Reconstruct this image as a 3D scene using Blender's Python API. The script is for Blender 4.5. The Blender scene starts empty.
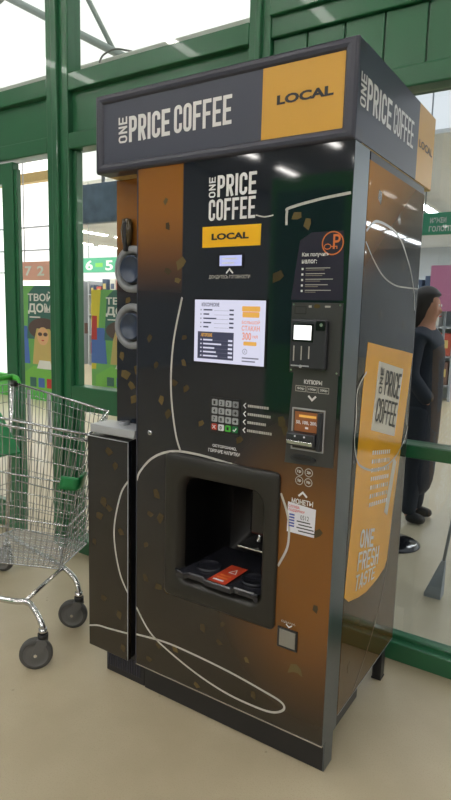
import bpy, bmesh, math, random
from mathutils import Vector, Matrix
random.seed(7)
PI = math.pi
scn = bpy.context.scene
COL = scn.collection

# ------------------------------------------------------------------ materials
def srgb(r, g, b):
    f = lambda c: (c / 255 / 12.92) if c / 255 <= .04045 else ((c / 255 + .055) / 1.055) ** 2.4
    return (f(r), f(g), f(b), 1)

def mat(name, col, rough=.5, metal=0., spec=.5, emit=None, estr=0., coat=0., noise=None, bump=None):
    m = bpy.data.materials.new(name); m.use_nodes = True
    nt = m.node_tree; b = nt.nodes['Principled BSDF']
    if len(col) == 3: col = (*col, 1)
    b.inputs['Base Color'].default_value = col
    b.inputs['Roughness'].default_value = rough
    b.inputs['Metallic'].default_value = metal
    b.inputs['Specular IOR Level'].default_value = spec
    b.inputs['Coat Weight'].default_value = coat
    if emit:
        b.inputs['Emission Color'].default_value = (*emit[:3], 1)
        b.inputs['Emission Strength'].default_value = estr
    if noise or bump:
        tc = nt.nodes.new('ShaderNodeTexCoord')
        n = nt.nodes.new('ShaderNodeTexNoise')
        nt.links.new(tc.outputs['Object'], n.inputs['Vector'])
        n.inputs['Scale'].default_value = (noise or bump)[0]
        n.inputs['Detail'].default_value = 4
        if noise:
            r = nt.nodes.new('ShaderNodeValToRGB')
            k = noise[1]
            r.color_ramp.elements[0].position = .3; r.color_ramp.elements[1].position = .7
            r.color_ramp.elements[0].color = (*[c * (1 - k) for c in col[:3]], 1)
            r.color_ramp.elements[1].color = (*[min(1, c * (1 + k)) for c in col[:3]], 1)
            nt.links.new(n.outputs['Fac'], r.inputs['Fac'])
            nt.links.new(r.outputs['Color'], b.inputs['Base Color'])
        if bump:
            bp = nt.nodes.new('ShaderNodeBump'); bp.inputs['Strength'].default_value = bump[1]
            bp.inputs['Distance'].default_value = .01
            nt.links.new(n.outputs['Fac'], bp.inputs['Height'])
            nt.links.new(bp.outputs['Normal'], b.inputs['Normal'])
    return m

def glass_mat(name, tint, refl, rough=.0):
    m = bpy.data.materials.new(name); m.use_nodes = True
    nt = m.node_tree; nt.nodes.clear()
    o = nt.nodes.new('ShaderNodeOutputMaterial')
    t = nt.nodes.new('ShaderNodeBsdfTransparent'); t.inputs['Color'].default_value = (*tint, 1)
    g = nt.nodes.new('ShaderNodeBsdfGlossy'); g.inputs['Roughness'].default_value = rough
    lw = nt.nodes.new('ShaderNodeFresnel'); lw.inputs['IOR'].default_value = refl
    mx = nt.nodes.new('ShaderNodeMixShader')
    ge = nt.nodes.new('ShaderNodeNewGeometry')      # reflect once, on the outer face of the pane only
    fac = math_node(nt, 'MULTIPLY', lw.outputs['Fac'], math_node(nt, 'SUBTRACT', 1.0, ge.outputs['Backfacing']))
    nt.links.new(fac, mx.inputs['Fac'])
    nt.links.new(t.outputs[0], mx.inputs[1]); nt.links.new(g.outputs[0], mx.inputs[2])
    nt.links.new(mx.outputs[0], o.inputs['Surface'])
    return m

def math_node(nt, op, a, b=None, clamp=False):
    n = nt.nodes.new('ShaderNodeMath'); n.operation = op; n.use_clamp = clamp
    for i, v in enumerate((a, b)):
        if v is None: continue
        if isinstance(v, (int, float)): n.inputs[i].default_value = v
        else: nt.links.new(v, n.inputs[i])
    return n.outputs[0]

def sstep(nt, v, lo, hi):
    n = nt.nodes.new('ShaderNodeMapRange'); n.interpolation_type = 'SMOOTHSTEP'
    nt.links.new(v, n.inputs['Value'])
    n.inputs['From Min'].default_value = lo; n.inputs['From Max'].default_value = hi
    return n.outputs['Result']

def mixcol(nt, fac, a, b):
    n = nt.nodes.new('ShaderNodeMix'); n.data_type = 'RGBA'
    nt.links.new(fac, n.inputs['Factor'])
    for i, v in ((6, a), (7, b)):
        if isinstance(v, tuple): n.inputs[i].default_value = v
        else: nt.links.new(v, n.inputs[i])
    return n.outputs[2]

def film_front():
    """dark printed film of the door: amber block at the top left, amber bloom at the lower right"""
    m = mat('printed_film_front', (.01, .01, .012), rough=.045, spec=.62)
    nt = m.node_tree; b = nt.nodes['Principled BSDF']
    tc = nt.nodes.new('ShaderNodeTexCoord'); sp = nt.nodes.new('ShaderNodeSeparateXYZ')
    nt.links.new(tc.outputs['Object'], sp.inputs[0])
    X, Z = sp.outputs['X'], sp.outputs['Z']
    ns = nt.nodes.new('ShaderNodeTexNoise'); ns.inputs['Scale'].default_value = 2.5
    nt.links.new(tc.outputs['Object'], ns.inputs['Vector'])
    dark = mixcol(nt, sstep(nt, Z, .2, 1.15), (.022, .016, .009, 1), (.008, .012, .020, 1))  # bluish upper tone is the ceiling's reflection painted into the film
    # amber bloom, centred right of the niche
    dx = math_node(nt, 'MULTIPLY', math_node(nt, 'SUBTRACT', X, -.07), 2.3)
    dz = math_node(nt, 'MULTIPLY', math_node(nt, 'SUBTRACT', Z, .66), 1.75)
    d = math_node(nt, 'SQRT', math_node(nt, 'ADD', math_node(nt, 'MULTIPLY', dx, dx), math_node(nt, 'MULTIPLY', dz, dz)))
    bloom = math_node(nt, 'SUBTRACT', 1.0, sstep(nt, d, .12, .98))
    c = mixcol(nt, bloom, dark, (.20, .075, .010, 1))
    # amber block top left
    s1 = math_node(nt, 'SUBTRACT', 1.0, sstep(nt, X, -.577, -.570))
    s2 = sstep(nt, Z, 1.46, 1.80)
    s3 = math_node(nt, 'MULTIPLY', s1, s2)
    c = mixcol(nt, s3, c, (.27, .105, .014, 1))
    nt.links.new(c, b.inputs['Base Color'])
    return m

def film_side():
    m = mat('printed_film_side', (.01, .01, .012), rough=.03, spec=.42)
    nt = m.node_tree; b = nt.nodes['Principled BSDF']
    tc = nt.nodes.new('ShaderNodeTexCoord'); sp = nt.nodes.new('ShaderNodeSeparateXYZ')
    nt.links.new(tc.outputs['Object'], sp.inputs[0])
    Y, Z = sp.outputs['Y'], sp.outputs['Z']
    v = math_node(nt, 'SUBTRACT', Z, math_node(nt, 'MULTIPLY', Y, -.55))
    top = sstep(nt, math_node(nt, 'SUBTRACT', Z, math_node(nt, 'MULTIPLY', Y, .55)), 1.40, 1.78)
    c = mixcol(nt, top, (.012, .013, .016, 1), (.42, .19, .05, 1))
    low = math_node(nt, 'SUBTRACT', 1.0, sstep(nt, Z, .25, 1.0))
    c = mixcol(nt, low, c, (.085, .045, .013, 1))
    nt.links.new(c, b.inputs['Base Color'])
    return m

def floor_mat():
    m = mat('cream_stone_floor', (.5, .46, .36), rough=.3, spec=.45)
    nt = m.node_tree; b = nt.nodes['Principled BSDF']
    tc = nt.nodes.new('ShaderNodeTexCoord')
    n1 = nt.nodes.new('ShaderNodeTexNoise'); n1.inputs['Scale'].default_value = 3.0; n1.inputs['Detail'].default_value = 6
    n2 = nt.nodes.new('ShaderNodeTexNoise'); n2.inputs['Scale'].default_value = 220.0; n2.inputs['Detail'].default_value = 2
    vo = nt.nodes.new('ShaderNodeTexVoronoi'); vo.inputs['Scale'].default_value = 9.0
    for n in (n1, n2, vo): nt.links.new(tc.outputs['Object'], n.inputs['Vector'])
    c = mixcol(nt, sstep(nt, n1.outputs['Fac'], .3, .7), (.44, .375, .255, 1), (.50, .435, .305, 1))
    c = mixcol(nt, sstep(nt, n2.outputs['Fac'], .2, .5), (.41, .35, .235, 1), c)
    spot = math_node(nt, 'SUBTRACT', 1.0, sstep(nt, vo.outputs['Distance'], .035, .06))
    keep = sstep(nt, n1.outputs['Fac'], .50, .56)
    c = mixcol(nt, math_node(nt, 'MULTIPLY', spot, keep), c, (.33, .28, .19, 1))
    nt.links.new(c, b.inputs['Base Color'])
    nt.links.new(math_node(nt, 'ADD', math_node(nt, 'MULTIPLY', n1.outputs['Fac'], .2), .22), b.inputs['Roughness'])
    return m

M = {}
def mk(k, *a, **kw): M[k] = mat(k, *a, **kw); return M[k]
M['film'] = film_front(); M['film_side'] = film_side(); M['floor'] = floor_mat()
mk('slate', srgb(58, 62, 78), rough=.42, spec=.5, bump=(300, .03))
mk('slate_dark', srgb(54, 56, 70), rough=.35)
mk('sign_panel', srgb(58, 63, 80), rough=.38)
mk('amber_panel', srgb(206, 156, 50), rough=.35)
mk('chipboard', srgb(196, 170, 112), rough=.7, noise=(60, .2))
mk('column', (.135, .155, .175), rough=.28, metal=.85)
mk('black', (.012, .012, .014), rough=.4)
mk('black_gloss', (.008, .008, .01), rough=.1)
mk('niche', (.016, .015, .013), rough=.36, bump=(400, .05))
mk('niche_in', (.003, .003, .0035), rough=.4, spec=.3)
mk('tray_plastic', (.02, .021, .028), rough=.22)
mk('steel', (.55, .56, .58), rough=.25, metal=1.)
mk('white_ink', (.74, .74, .75), rough=.3)
mk('grey_ink', (.42, .41, .38), rough=.35)
mk('line_ink', (.50, .49, .46), rough=.2)
mk('faint_ink', (.30, .27, .23), rough=.2)
mk('dark_ink', (.012, .011, .012), rough=.4)
mk('yellow_ink', srgb(242, 184, 12), rough=.35)
mk('gold', (.115, .080, .028), rough=.22)
mk('gold_dim', (.055, .038, .015), rough=.22)
mk('orange_ink', (.62, .16, .03), rough=.3)
mk('red_ink', (.62, .035, .03), rough=.35)
mk('red_sticker', (.52, .05, .018), rough=.4)
mk('blue_ink', (.05, .08, .35), rough=.4)
mk('paper', (.74, .75, .82), rough=.6)
mk('purple_print', (.026, .022, .042), rough=.2)
mk('grey_panel', (.042, .043, .045), rough=.3)
mk('terminal', (.022, .025, .032), rough=.35)
mk('chrome', (.62, .62, .63), rough=.18, metal=1.)
mk('zinc_wire', (.50, .52, .54), rough=.27, metal=.9)
mk('tyre', (.07, .07, .07), rough=.6)
mk('hub', (.12, .12, .12), rough=.45)
mk('light_grey', (.38, .40, .43), rough=.35)
mk('flap_grey', (.27, .26, .235), rough=.35, metal=.3)
mk('ring_grey', (.24, .255, .28), rough=.32)
mk('monitor_blue', srgb(104, 124, 156), rough=.3, noise=(7, .35))
mk('cup_blue', (.035, .055, .10), rough=.25)
mk('green_paint', srgb(36, 98, 64), rough=.28, coat=.15, noise=(1.3, .12))
mk('green_groove', srgb(16, 62, 38), rough=.4)
mk('green_plastic', srgb(20, 120, 66), rough=.38)
mk('bright_green', srgb(70, 180, 60), rough=.45)
mk('lime', srgb(130, 205, 90), rough=.5)
mk('sign_green', srgb(84, 176, 138), rough=.5)
mk('cup_amber', srgb(222, 160, 38), rough=.12, spec=.6, noise=(5, .06))
mk('cup_label', (.60, .57, .50), rough=.15, spec=.6)
mk('pale_wall', (.50, .53, .56), rough=.8)
mk('grey_wall', (.34, .36, .38), rough=.8)
mk('ceiling_grey', (.78, .80, .82), rough=.85)
mk('hall_ceiling', (.48, .50, .53), rough=.85)
mk('truss', (.34, .40, .38), rough=.6)
mk('duct', (.80, .79, .76), rough=.6)
mk('cable', (.25, .25, .25), rough=.6)
mk('lamp', (.9, .9, .9), emit=(1, .98, .94), estr=24.)
mk('lamp_hall', (.9, .9, .9), emit=(1, .97, .92), estr=30.)
mk('white_glow', (.9, .9, .9), emit=(1, 1, .97), estr=1.15)
mk('screen_white', (.05, .05, .06), rough=.3, emit=srgb(226, 226, 248), estr=.86)
mk('screen_hot', (.8, .8, .85), rough=.3, emit=(1, 1, 1), estr=1.1)
mk('lcd_blue', (.03, .03, .06), rough=.3, emit=srgb(196, 202, 250), estr=.9)
mk('screen_navy', (.02, .02, .04), emit=srgb(52, 56, 78), estr=.8)
mk('screen_orange', (.05, .03, .01), emit=srgb(238, 178, 82), estr=.85)
mk('screen_red', (.05, .02, .01), emit=srgb(238, 150, 122), estr=.85)
mk('screen_grey', (.03, .03, .03), emit=srgb(120, 120, 140), estr=.8)
mk('screen_amber', (.1, .05, .02), emit=srgb(120, 62, 26), estr=.7)
mk('poster_green', srgb(120, 190, 104), rough=.6)
mk('poster_yellow', srgb(240, 220, 70), rough=.6)
mk('poster_blue', srgb(84, 122, 200), rough=.6)
mk('poster_teal', srgb(70, 120, 112), rough=.6)
mk('poster_dark', srgb(96, 78, 74), rough=.6)
mk('poster_skin', srgb(238, 190, 142), rough=.6)
mk('poster_red', srgb(206, 66, 60), rough=.6)
mk('poster_white', srgb(245, 245, 240), rough=.6)
mk('poster_pink', srgb(236, 150, 190), rough=.6)
mk('pale_red', srgb(250, 190, 172), rough=.6)
mk('skin', srgb(196, 140, 112), rough=.55)
mk('hair', (.022, .015, .012), rough=.5)
mk('coat', (.016, .022, .036), rough=.75)
mk('trousers', (.014, .019, .03), rough=.8)
mk('shoe', (.012, .012, .013), rough=.5)
mk('goods_a', srgb(205, 202, 196), rough=.6); mk('goods_b', srgb(120, 90, 80), rough=.6)
mk('goods_c', srgb(186, 80, 66), rough=.6); mk('goods_d', srgb(70, 84, 110), rough=.6)
mk('goods_e', srgb(214, 190, 120), rough=.6)
M['glass'] = glass_mat('window_glass', (.95, .97, .96), 1.5)
M['glass_tint'] = glass_mat('tinted_window_glass', (.78, .82, .86), 1.75)

# ------------------------------------------------------------------ mesh builder
class MB:
    def __init__(s): s.v = []; s.f = []; s.m = []; s.mats = []; s.sm = []
    def mi(s, m):
        m = M[m] if isinstance(m, str) else m
        if m not in s.mats: s.mats.append(m)
        return s.mats.index(m)
    def add(s, vs, fs, m, smooth=False):
        o = len(s.v); k = s.mi(m)
        s.v += [tuple(v) for v in vs]
        for f in fs: s.f.append([i + o for i in f]); s.m.append(k); s.sm.append(smooth)
    def box(s, x0, x1, y0, y1, z0, z1, m, bev=0., T=None):
        if bev > 0:
            bm = bmesh.new()
            bmesh.ops.create_cube(bm, size=1)
            for v in bm.verts:
                v.co = ((x0 + x1) / 2 + v.co.x * (x1 - x0), (y0 + y1) / 2 + v.co.y * (y1 - y0), (z0 + z1) / 2 + v.co.z * (z1 - z0))
            bmesh.ops.bevel(bm, geom=bm.edges[:], offset=bev, segments=2, profile=.5, affect='EDGES')
            bm.verts.ensure_lookup_table(); bm.verts.index_update()
            vs = [v.co.copy() for v in bm.verts]; fs = [[v.index for v in f.verts] for f in bm.faces]; bm.free()
        else:
            vs = [Vector((x, y, z)) for x in (x0, x1) for y in (y0, y1) for z in (z0, z1)]
            fs = [[0, 1, 3, 2], [4, 6, 7, 5], [0, 4, 5, 1], [2, 3, 7, 6], [0, 2, 6, 4], [1, 5, 7, 3]]
        if T is not None: vs = [T @ Vector(v) for v in vs]
        s.add(vs, fs, m)
    def tube(s, pts, r, m, n=8, closed=False, caps=True):
        pts = [Vector(p) for p in pts]; N = len(pts)
        rr = r if isinstance(r, (list, tuple)) else [r] * N
        vs = []; up = None
        for i, p in enumerate(pts):
            a = pts[(i - 1) % N] if (closed or i) else p
            b = pts[(i + 1) % N] if (closed or i < N - 1) else p
            t = (b - a).normalized()
            if up is None:
                up = Vector((0, 0, 1)) if abs(t.z) < .9 else Vector((1, 0, 0))
            e1 = t.cross(up)
            if e1.length < 1e-5: e1 = t.cross(Vector((0, 1, 0)))
            e1.normalize(); e2 = e1.cross(t).normalized(); up = e2
            for k in range(n):
                a_ = 2 * PI * k / n
                vs.append(p + (e1 * math.cos(a_) + e2 * math.sin(a_)) * rr[i])
        fs = []
        for i in range(N if closed else N - 1):
            for k in range(n):
                j = (i + 1) % N
                fs.append([i * n + k, j * n + k, j * n + (k + 1) % n, i * n + (k + 1) % n])
        if caps and not closed:
            fs.append(list(range(n))); fs.append([(N - 1) * n + k for k in range(n)][::-1])
        s.add(vs, fs, m, True)
    def cyl(s, a, b, r, m, n=24, r2=None):
        s.tube([a, b], [r, r if r2 is None else r2], m, n)
        for k in (1, 2): s.sm[-k] = False
    def lathe(s, prof, m, T=Matrix.Identity(4), n=32, smooth=True):
        vs = []; fs = []
        for r, z in prof:
            for k in range(n):
                a = 2 * PI * k / n
                vs.append(T @ Vector((r * math.cos(a), r * math.sin(a), z)))
        for i in range(len(prof) - 1):
            for k in range(n):
                fs.append([i * n + k, i * n + (k + 1) % n, (i + 1) * n + (k + 1) % n, (i + 1) * n + k])
        s.add(vs, fs, m, smooth)
    def poly(s, P, pts, m, th=0.):
        """flat polygon through the 2D->3D map P, optionally with thickness"""
        a = [P(u, v, th) for u, v in pts]; n = len(a)
        if th <= 0: s.add(a, [list(range(n))], m); return
        b = [P(u, v, 0) for u, v in pts]
        fs = [list(range(n))] + [[i, i + n, (i + 1) % n + n, (i + 1) % n] for i in range(n)]
        s.add(a + b, fs, m)
    def rect(s, P, u0, u1, v0, v1, m, th=0.0008): s.poly(P, [(u0, v0), (u1, v0), (u1, v1), (u0, v1)], m, th)
    def rrect(s, P, u0, u1, v0, v1, r, m, th=.0008, n=5): s.poly(P, rr_pts(u0, u1, v0, v1, r, n), m, th)
    def stroke(s, P, pts, w, m, closed=False, h=.0009):
        pts = [Vector(p) for p in pts]
        if closed and (pts[0] - pts[-1]).length < 1e-6: pts = pts[:-1]
        N = len(pts); L = []; R = []
        for i in range(N):
            d1 = (pts[i] - pts[i - 1]).normalized() if (closed or i) else None
            d2 = (pts[(i + 1) % N] - pts[i]).normalized() if (closed or i < N - 1) else None
            if d1 is None: d1 = d2
            if d2 is None: d2 = d1
            n1 = Vector((-d1.y, d1.x)); n2 = Vector((-d2.y, d2.x)); nn = n1 + n2
            if nn.length < 1e-4: nn = n1
            nn.normalize(); k = min(1.6, 1 / max(.5, nn.dot(n1)))
            L.append(pts[i] + nn * w / 2 * k); R.append(pts[i] - nn * w / 2 * k)
        vs = [P(q.x, q.y, h) for q in L] + [P(q.x, q.y, h) for q in R]; fs = []
        for i in range(N if closed else N - 1):
            j = (i + 1) % N; fs.append([N + i, N + j, j, i])
        s.add(vs, fs, m)
    def build(s, name, parent=None, smooth_angle=None):
        me = bpy.data.meshes.new(name)
        me.from_pydata(s.v, [], s.f); me.validate(clean_customdata=False)
        for m in s.mats: me.materials.append(m)
        if len(me.polygons) == len(s.f):
            me.polygons.foreach_set('material_index', s.m); me.polygons.foreach_set('use_smooth', s.sm)
        else:
            for p in me.polygons: p.material_index = 0
            print('WARN mesh cleaned', name)
        me.update()
        o = bpy.data.objects.new(name, me); COL.objects.link(o)
        if parent: adopt(o, parent)
        return o

WLD = {}
def adopt(o, parent):
    """parent without moving: every part is modelled in world coordinates"""
    o.parent = parent
    o.matrix_parent_inverse = WLD.get(parent.name, Matrix.Identity(4)).inverted()
def rr_pts(u0, u1, v0, v1, r, n=5):
    out = []
    for cx, cy, a0 in ((u1 - r, v0 + r, -PI / 2), (u1 - r, v1 - r, 0), (u0 + r, v1 - r, PI / 2), (u0 + r, v0 + r, PI)):
        for k in range(n + 1):
            a = a0 + PI / 2 * k / n; out.append((cx + r * math.cos(a), cy + r * math.sin(a)))
    return out
def circ_pts(cu, cv, r, n=24, rz=None): return [(cu + r * math.cos(2 * PI * k / n), cv + (rz or r) * math.sin(2 * PI * k / n)) for k in range(n)]
def smooth_line(pts, sub=6):
    P = [Vector(p) for p in pts]; out = []
    for i in range(len(P) - 1):
        p0 = P[max(0, i - 1)]; p1 = P[i]; p2 = P[i + 1]; p3 = P[min(len(P) - 1, i + 2)]
        for k in range(sub):
            t = k / sub
            out.append(.5 * ((2 * p1) + (p2 - p0) * t + (2 * p0 - 5 * p1 + 4 * p2 - p3) * t * t + (3 * p1 - p0 - 3 * p2 + p3) * t ** 3))
    out.append(P[-1]); return out

def front(y): return lambda u, v, h=0: Vector((u, y - h, v))
def side(x): return lambda u, v, h=0: Vector((x + h, u, v))
def flat(z): return lambda u, v, h=0: Vector((u, v, z + h))

# ---- lettering: filled text fitted to a box, and a condensed rounded stroke alphabet
def text(mb, P, body, u0, u1, v0, v1, m, bold=0., h=.001, rot=0, mirror=False, quad=None):
    cu = bpy.data.curves.new('t', 'FONT'); cu.body = body; cu.offset = bold; cu.resolution_u = 3
    o = bpy.data.objects.new('t', cu); COL.objects.link(o)
    dg = bpy.context.evaluated_depsgraph_get()
    me = bpy.data.meshes.new_from_object(o.evaluated_get(dg))
    vs = [v.co.copy() for v in me.vertices]; fs = [list(p.vertices) for p in me.polygons]
    bpy.data.objects.remove(o); bpy.data.curves.remove(cu); bpy.data.meshes.remove(me)
    if not vs: return
    xa, xb = min(v.x for v in vs), max(v.x for v in vs); ya, yb = min(v.y for v in vs), max(v.y for v in vs)
    out = []
    for v in vs:
        s_ = (v.x - xa) / (xb - xa); t_ = (v.y - ya) / max(1e-6, yb - ya)
        if mirror: s_ = 1 - s_
        if rot == 90: s_, t_ = 1 - t_, s_
        if quad:
            a = Vector(quad[0]).lerp(Vector(quad[1]), s_); b = Vector(quad[3]).lerp(Vector(quad[2]), s_); q = a.lerp(b, t_)
            out.append(P(q.x, q.y, h))
        else: out.append(P(u0 + s_ * (u1 - u0), v0 + t_ * (v1 - v0), h))
    if mirror: fs = [f[::-1] for f in fs]
    mb.add(out, fs, m)

def glyph(ch, w, hh, t):
    """polylines (closed flag) of one condensed letter, in a w x hh box, stroke t"""
    a, b, c, d = t / 2, w - t / 2, t / 2, hh - t / 2
    r = min(w * .42, hh * .3, (b - a) * .49 / .8); mid = hh * .5
    arc = lambda cx, cy, a0, a1: [(cx + r * .8 * math.cos(math.radians(a0 + (a1 - a0) * k / 4)), cy + r * .8 * math.sin(math.radians(a0 + (a1 - a0) * k / 4))) for k in range(5)]
    q = r * .8
    if ch == 'I': return [([(w / 2, 0), (w / 2, hh)], False)]
    if ch == 'O': return [(rr_pts(a, b, c, d, q, 4), True)]
    if ch == 'C': return [([(b, hh * .34)] + arc(b - q, c + q, 0, -90) + arc(a + q, c + q, 270, 180) + arc(a + q, d - q, 180, 90) + arc(b - q, d - q, 90, 0) + [(b, hh * .66)], False)]
    if ch in 'PR':
        k = .46 * hh
        o = [([(a, 0), (a, hh)], False), ([(a, d)] + arc(b - q, d - q, 90, 0) + arc(b - q, k + q, 0, -90) + [(a, k)], False)]
        if ch == 'R': o.append(([(a + (b - a) * .45, k), (b, 0)], False))
        return o
    if ch == 'E': return [([(a, 0), (a, hh)], False), ([(a, d), (w, d)], False), ([(a, c), (w, c)], False), ([(a, mid), (w * .9, mid)], False)]
    if ch == 'F': return [([(a, 0), (a, hh)], False), ([(a, d), (w, d)], False), ([(a, mid), (w * .9, mid)], False)]
    if ch == 'N': return [([(a, 0), (a, hh)], False), ([(b, 0), (b, hh)], False), ([(a, d), (b, c)], False)]
    if ch == 'H': return [([(a, 0), (a, hh)], False), ([(b, 0), (b, hh)], False), ([(a, mid), (b, mid)], False)]
    if ch == 'T': return [([(w / 2, 0), (w / 2, hh)], False), ([(0, d), (w, d)], False)]
    if ch == 'A': return [([(a * .8, 0), (w / 2 - a * .2, hh)], False), ([(w - a * .8, 0), (w / 2 + a * .2, hh)], False), ([(w * .22, hh * .28), (w * .78, hh * .28)], False)]
    if ch == 'S': return [(arc(a + q, c + q, 180, 270) + arc(b - q, c + q, -90, 0) + [(b, mid - q * .3), (a, mid + q * .3)] + arc(a + q, d - q, 180, 90) + arc(b - q, d - q, 90, 0), False)]
    return []

def condensed(mb, P, word, u0, u1, v0, v1, m, t=.26, gap=.22, h=.0011, rot=0, slant=None):
    """tall condensed lettering filling the box; t, gap as shares of a letter's width. slant maps (s,t) in 0..1 to (u,v)"""
    W, H = (u1 - u0, v1 - v0) if rot == 0 else (v1 - v0, u1 - u0)
    ws = [(.36 if c == 'I' else (.6 if c == ' ' else 1)) for c in word]
    tot = sum(ws) + gap * (len(word) - 1); cw = W / tot; x = 0
    for c, k in zip(word, ws):
        if c != ' ':
            for si, (pts, cl) in enumerate(glyph(c, cw * k, H, t * cw)):
                if slant:
                    Q = lambda u, v, hh=0: P(*slant((u) / W, v / H), hh)
                elif rot == 90:
                    Q = lambda u, v, hh=0: P(u1 - v, v0 + u, hh)
                else:
                    Q = lambda u, v, hh=0: P(u0 + u, v0 + v, hh)
                mb.stroke(Q, [(px + x, py) for px, py in pts], t * cw, m, cl, h + si * .00015)
        x += cw * (k + gap)

# ------------------------------------------------------------------ things
def thing(name, label, cat, loc=(0, 0, 0), group=None):
    o = bpy.data.objects.new(name, None); COL.objects.link(o); o.empty_display_size = .1
    o.location = loc; WLD[o.name] = Matrix.Translation(loc)
    o['label'] = label; o['category'] = cat
    if group: o['group'] = group
    return o
def tag(o, label, cat, group=None):
    o['label'] = label; o['category'] = cat
    if group: o['group'] = group
    return o
def struct(mb, name, parent=None):
    o = mb.build(name, parent)
    if parent is None: o['kind'] = 'structure'
    return o
def dup(root, loc, label=None, group=None, rotz=0):
    r = root.copy(); COL.objects.link(r); r.location = loc; r.rotation_euler.z = rotz
    if label: r['label'] = label
    if group: r['group'] = group
    for ch in [o for o in bpy.data.objects if o.parent == root]:
        c = ch.copy(); COL.objects.link(c); c.parent = r; c.matrix_parent_inverse = ch.matrix_parent_inverse.copy()
        for g in [o for o in bpy.data.objects if o.parent == ch]:
            d = g.copy(); COL.objects.link(d); d.parent = c; d.matrix_parent_inverse = g.matrix_parent_inverse.copy()
    return r

# ================================================================== THE SETTING
GY = .787                                     # face of the glazed partition
f = MB(); f.add([(-30, -27, 0), (14, -27, 0), (14, 18, 0), (-30, 18, 0)], [[0, 1, 2, 3]], 'floor'); struct(f, 'floor')

def bar(mb, x0, x1, z0, z1, y0=GY, y1=GY + .1, m='green_paint', bev=.006): mb.box(x0, x1, y0, y1, z0, z1, m, bev)
TOPZ = 3.6; HZ = 5.2
# mullions: a stepped profile, each its own trim
def mullion(name, x0, x1, step=True):
    b = MB(); bar(b, x0, x1, 0, TOPZ)
    if step:
        w = x1 - x0
        bar(b, x0 + w * .36, x0 + w * .64, 0, TOPZ, GY - .022, GY + .01, bev=.008)
        bar(b, x0 - .028, x0 + .002, 0, 2.30, GY + .03, GY + .08); bar(b, x1 - .002, x1 + .028, 0, 2.30, GY + .03, GY + .08)
    return struct(b, name)
mullion('trim_1', -2.137, -1.965); mullion('trim_2', -.83, -.72); mullion('trim_3', .92, 1.06)
mullion('trim_4', -3.75, -3.60)
# horizontal transom band with recessed panels
b = MB()
for x0, x1 in ((-6, -3.75), (-3.60, -2.137), (-1.965, -.83), (-.72, .92), (1.06, 3.)):
    bar(b, x0, x1, 2.60, 2.69); bar(b, x0, x1, 2.30, 2.385); bar(b, x0, x1, 2.37, 2.61, GY + .035, GY + .07, bev=0)
struct(b, 'trim_5')
b = MB()                                       # tongue-and-groove boards right of the machine
for k in range(10):
    x0 = -.72 + k * .164; bar(b, x0 + .003, x0 + .161, 2.385, 2.60, GY + .02, GY + .04, bev=.004)
bar(b, -.72, .92, 2.39, 2.60, GY + .03, GY + .034, 'green_groove', 0)
bar(b, -.72, .92, 2.295, 2.37, GY - .03, GY + .05, bev=.006); bar(b, -.72, .92, 2.68, 2.76, GY - .02, GY + .05)
struct(b, 'trim_6')
b = MB()                                       # left glazed bay: sill and kick rails
bar(b, -1.965, -.83, .86, 1.00); bar(b, -1.965, -.83, 0, .085, GY - .01); struct(b, 'trim_7')
b = MB()
bar(b, -.72, .92, .884, .939, GY - .004); bar(b, -.72, .92, 0, .082, GY - .006); bar(b, -.72, .92, .05, .10, GY + .03, GY + .08)
struct(b, 'trim_8')
b = MB(); bar(b, -6, 3, TOPZ - .1, TOPZ); struct(b, 'trim_9')
# glass panes
def pane(name, x0, x1, z0, z1, m='glass', y=GY + .055):
    p = MB(); p.box(x0, x1, y, y + .008, z0, z1, m); o = struct(p, name); return o
pane('window_1', -1.965, -.83, 1.0, 2.30); pane('window_2', -1.965, -.83, .085, .86)
pane('window_3', -.72, .92, .939, 2.295, 'glass_tint'); pane('window_4', -.72, .92, .082, .884, 'glass_tint')
pane('window_5', -3.60, -2.137, 2.69, TOPZ - .1); pane('window_6', -1.965, -.83, 2.69, TOPZ - .1)
pane('window_7', -.72, .92, 2.76, TOPZ - .1)
# door leaf at the left edge
d = MB()
d.box(-2.56, -2.455, GY + .01, GY + .06, 0, 2.29, 'green_paint', .006); d.box(-2.457, -2.43, GY + .02, GY + .05, .1, 2.25, 'green_paint', .004)
d.box(-3.58, -3.45, GY + .01, GY + .06, 0, 2.29, 'green_paint', .006)
d.box(-3.45, -2.55, GY + .01, GY + .06, 0, .18, 'green_paint', .006); d.box(-3.45, -2.55, GY + .01, GY + .06, 2.17, 2.29, 'green_paint', .006)
door = struct(d, 'door_1')
g = MB(); g.box(-3.45, -2.55, GY + .03, GY + .038, .18, 2.17, 'glass'); g.build('pane', door)

# ceilings: grey hall ceiling this side, store ceiling beyond a glazed roof strip
c = MB(); c.box(-9, 7, -26, GY + .1, HZ, HZ + .05, 'hall_ceiling'); struct(c, 'ceiling')
w = MB(); w.box(-9, 7, GY, GY + .1, TOPZ, HZ, 'pale_wall'); struct(w, 'wall_glazed_side')
c = MB(); c.box(-15, 10, 6., 18, 3.6, 3.65, 'ceiling_grey'); struct(c, 'ceiling_store')
w = MB(); w.box(-15, 10, 18, 18.1, 0, 3.6, 'pale_wall'); struct(w, 'wall_back')
w = MB(); w.box(-9.1, -9, -26, GY, 0, HZ, 'grey_wall'); struct(w, 'wall_left')
w = MB(); w.box(7, 7.1, -26, GY, 0, HZ, 'grey_wall'); struct(w, 'wall_right')
w = MB(); w.box(-9, 7, -26.1, -26, 0, HZ, 'grey_wall'); struct(w, 'wall_front')
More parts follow.
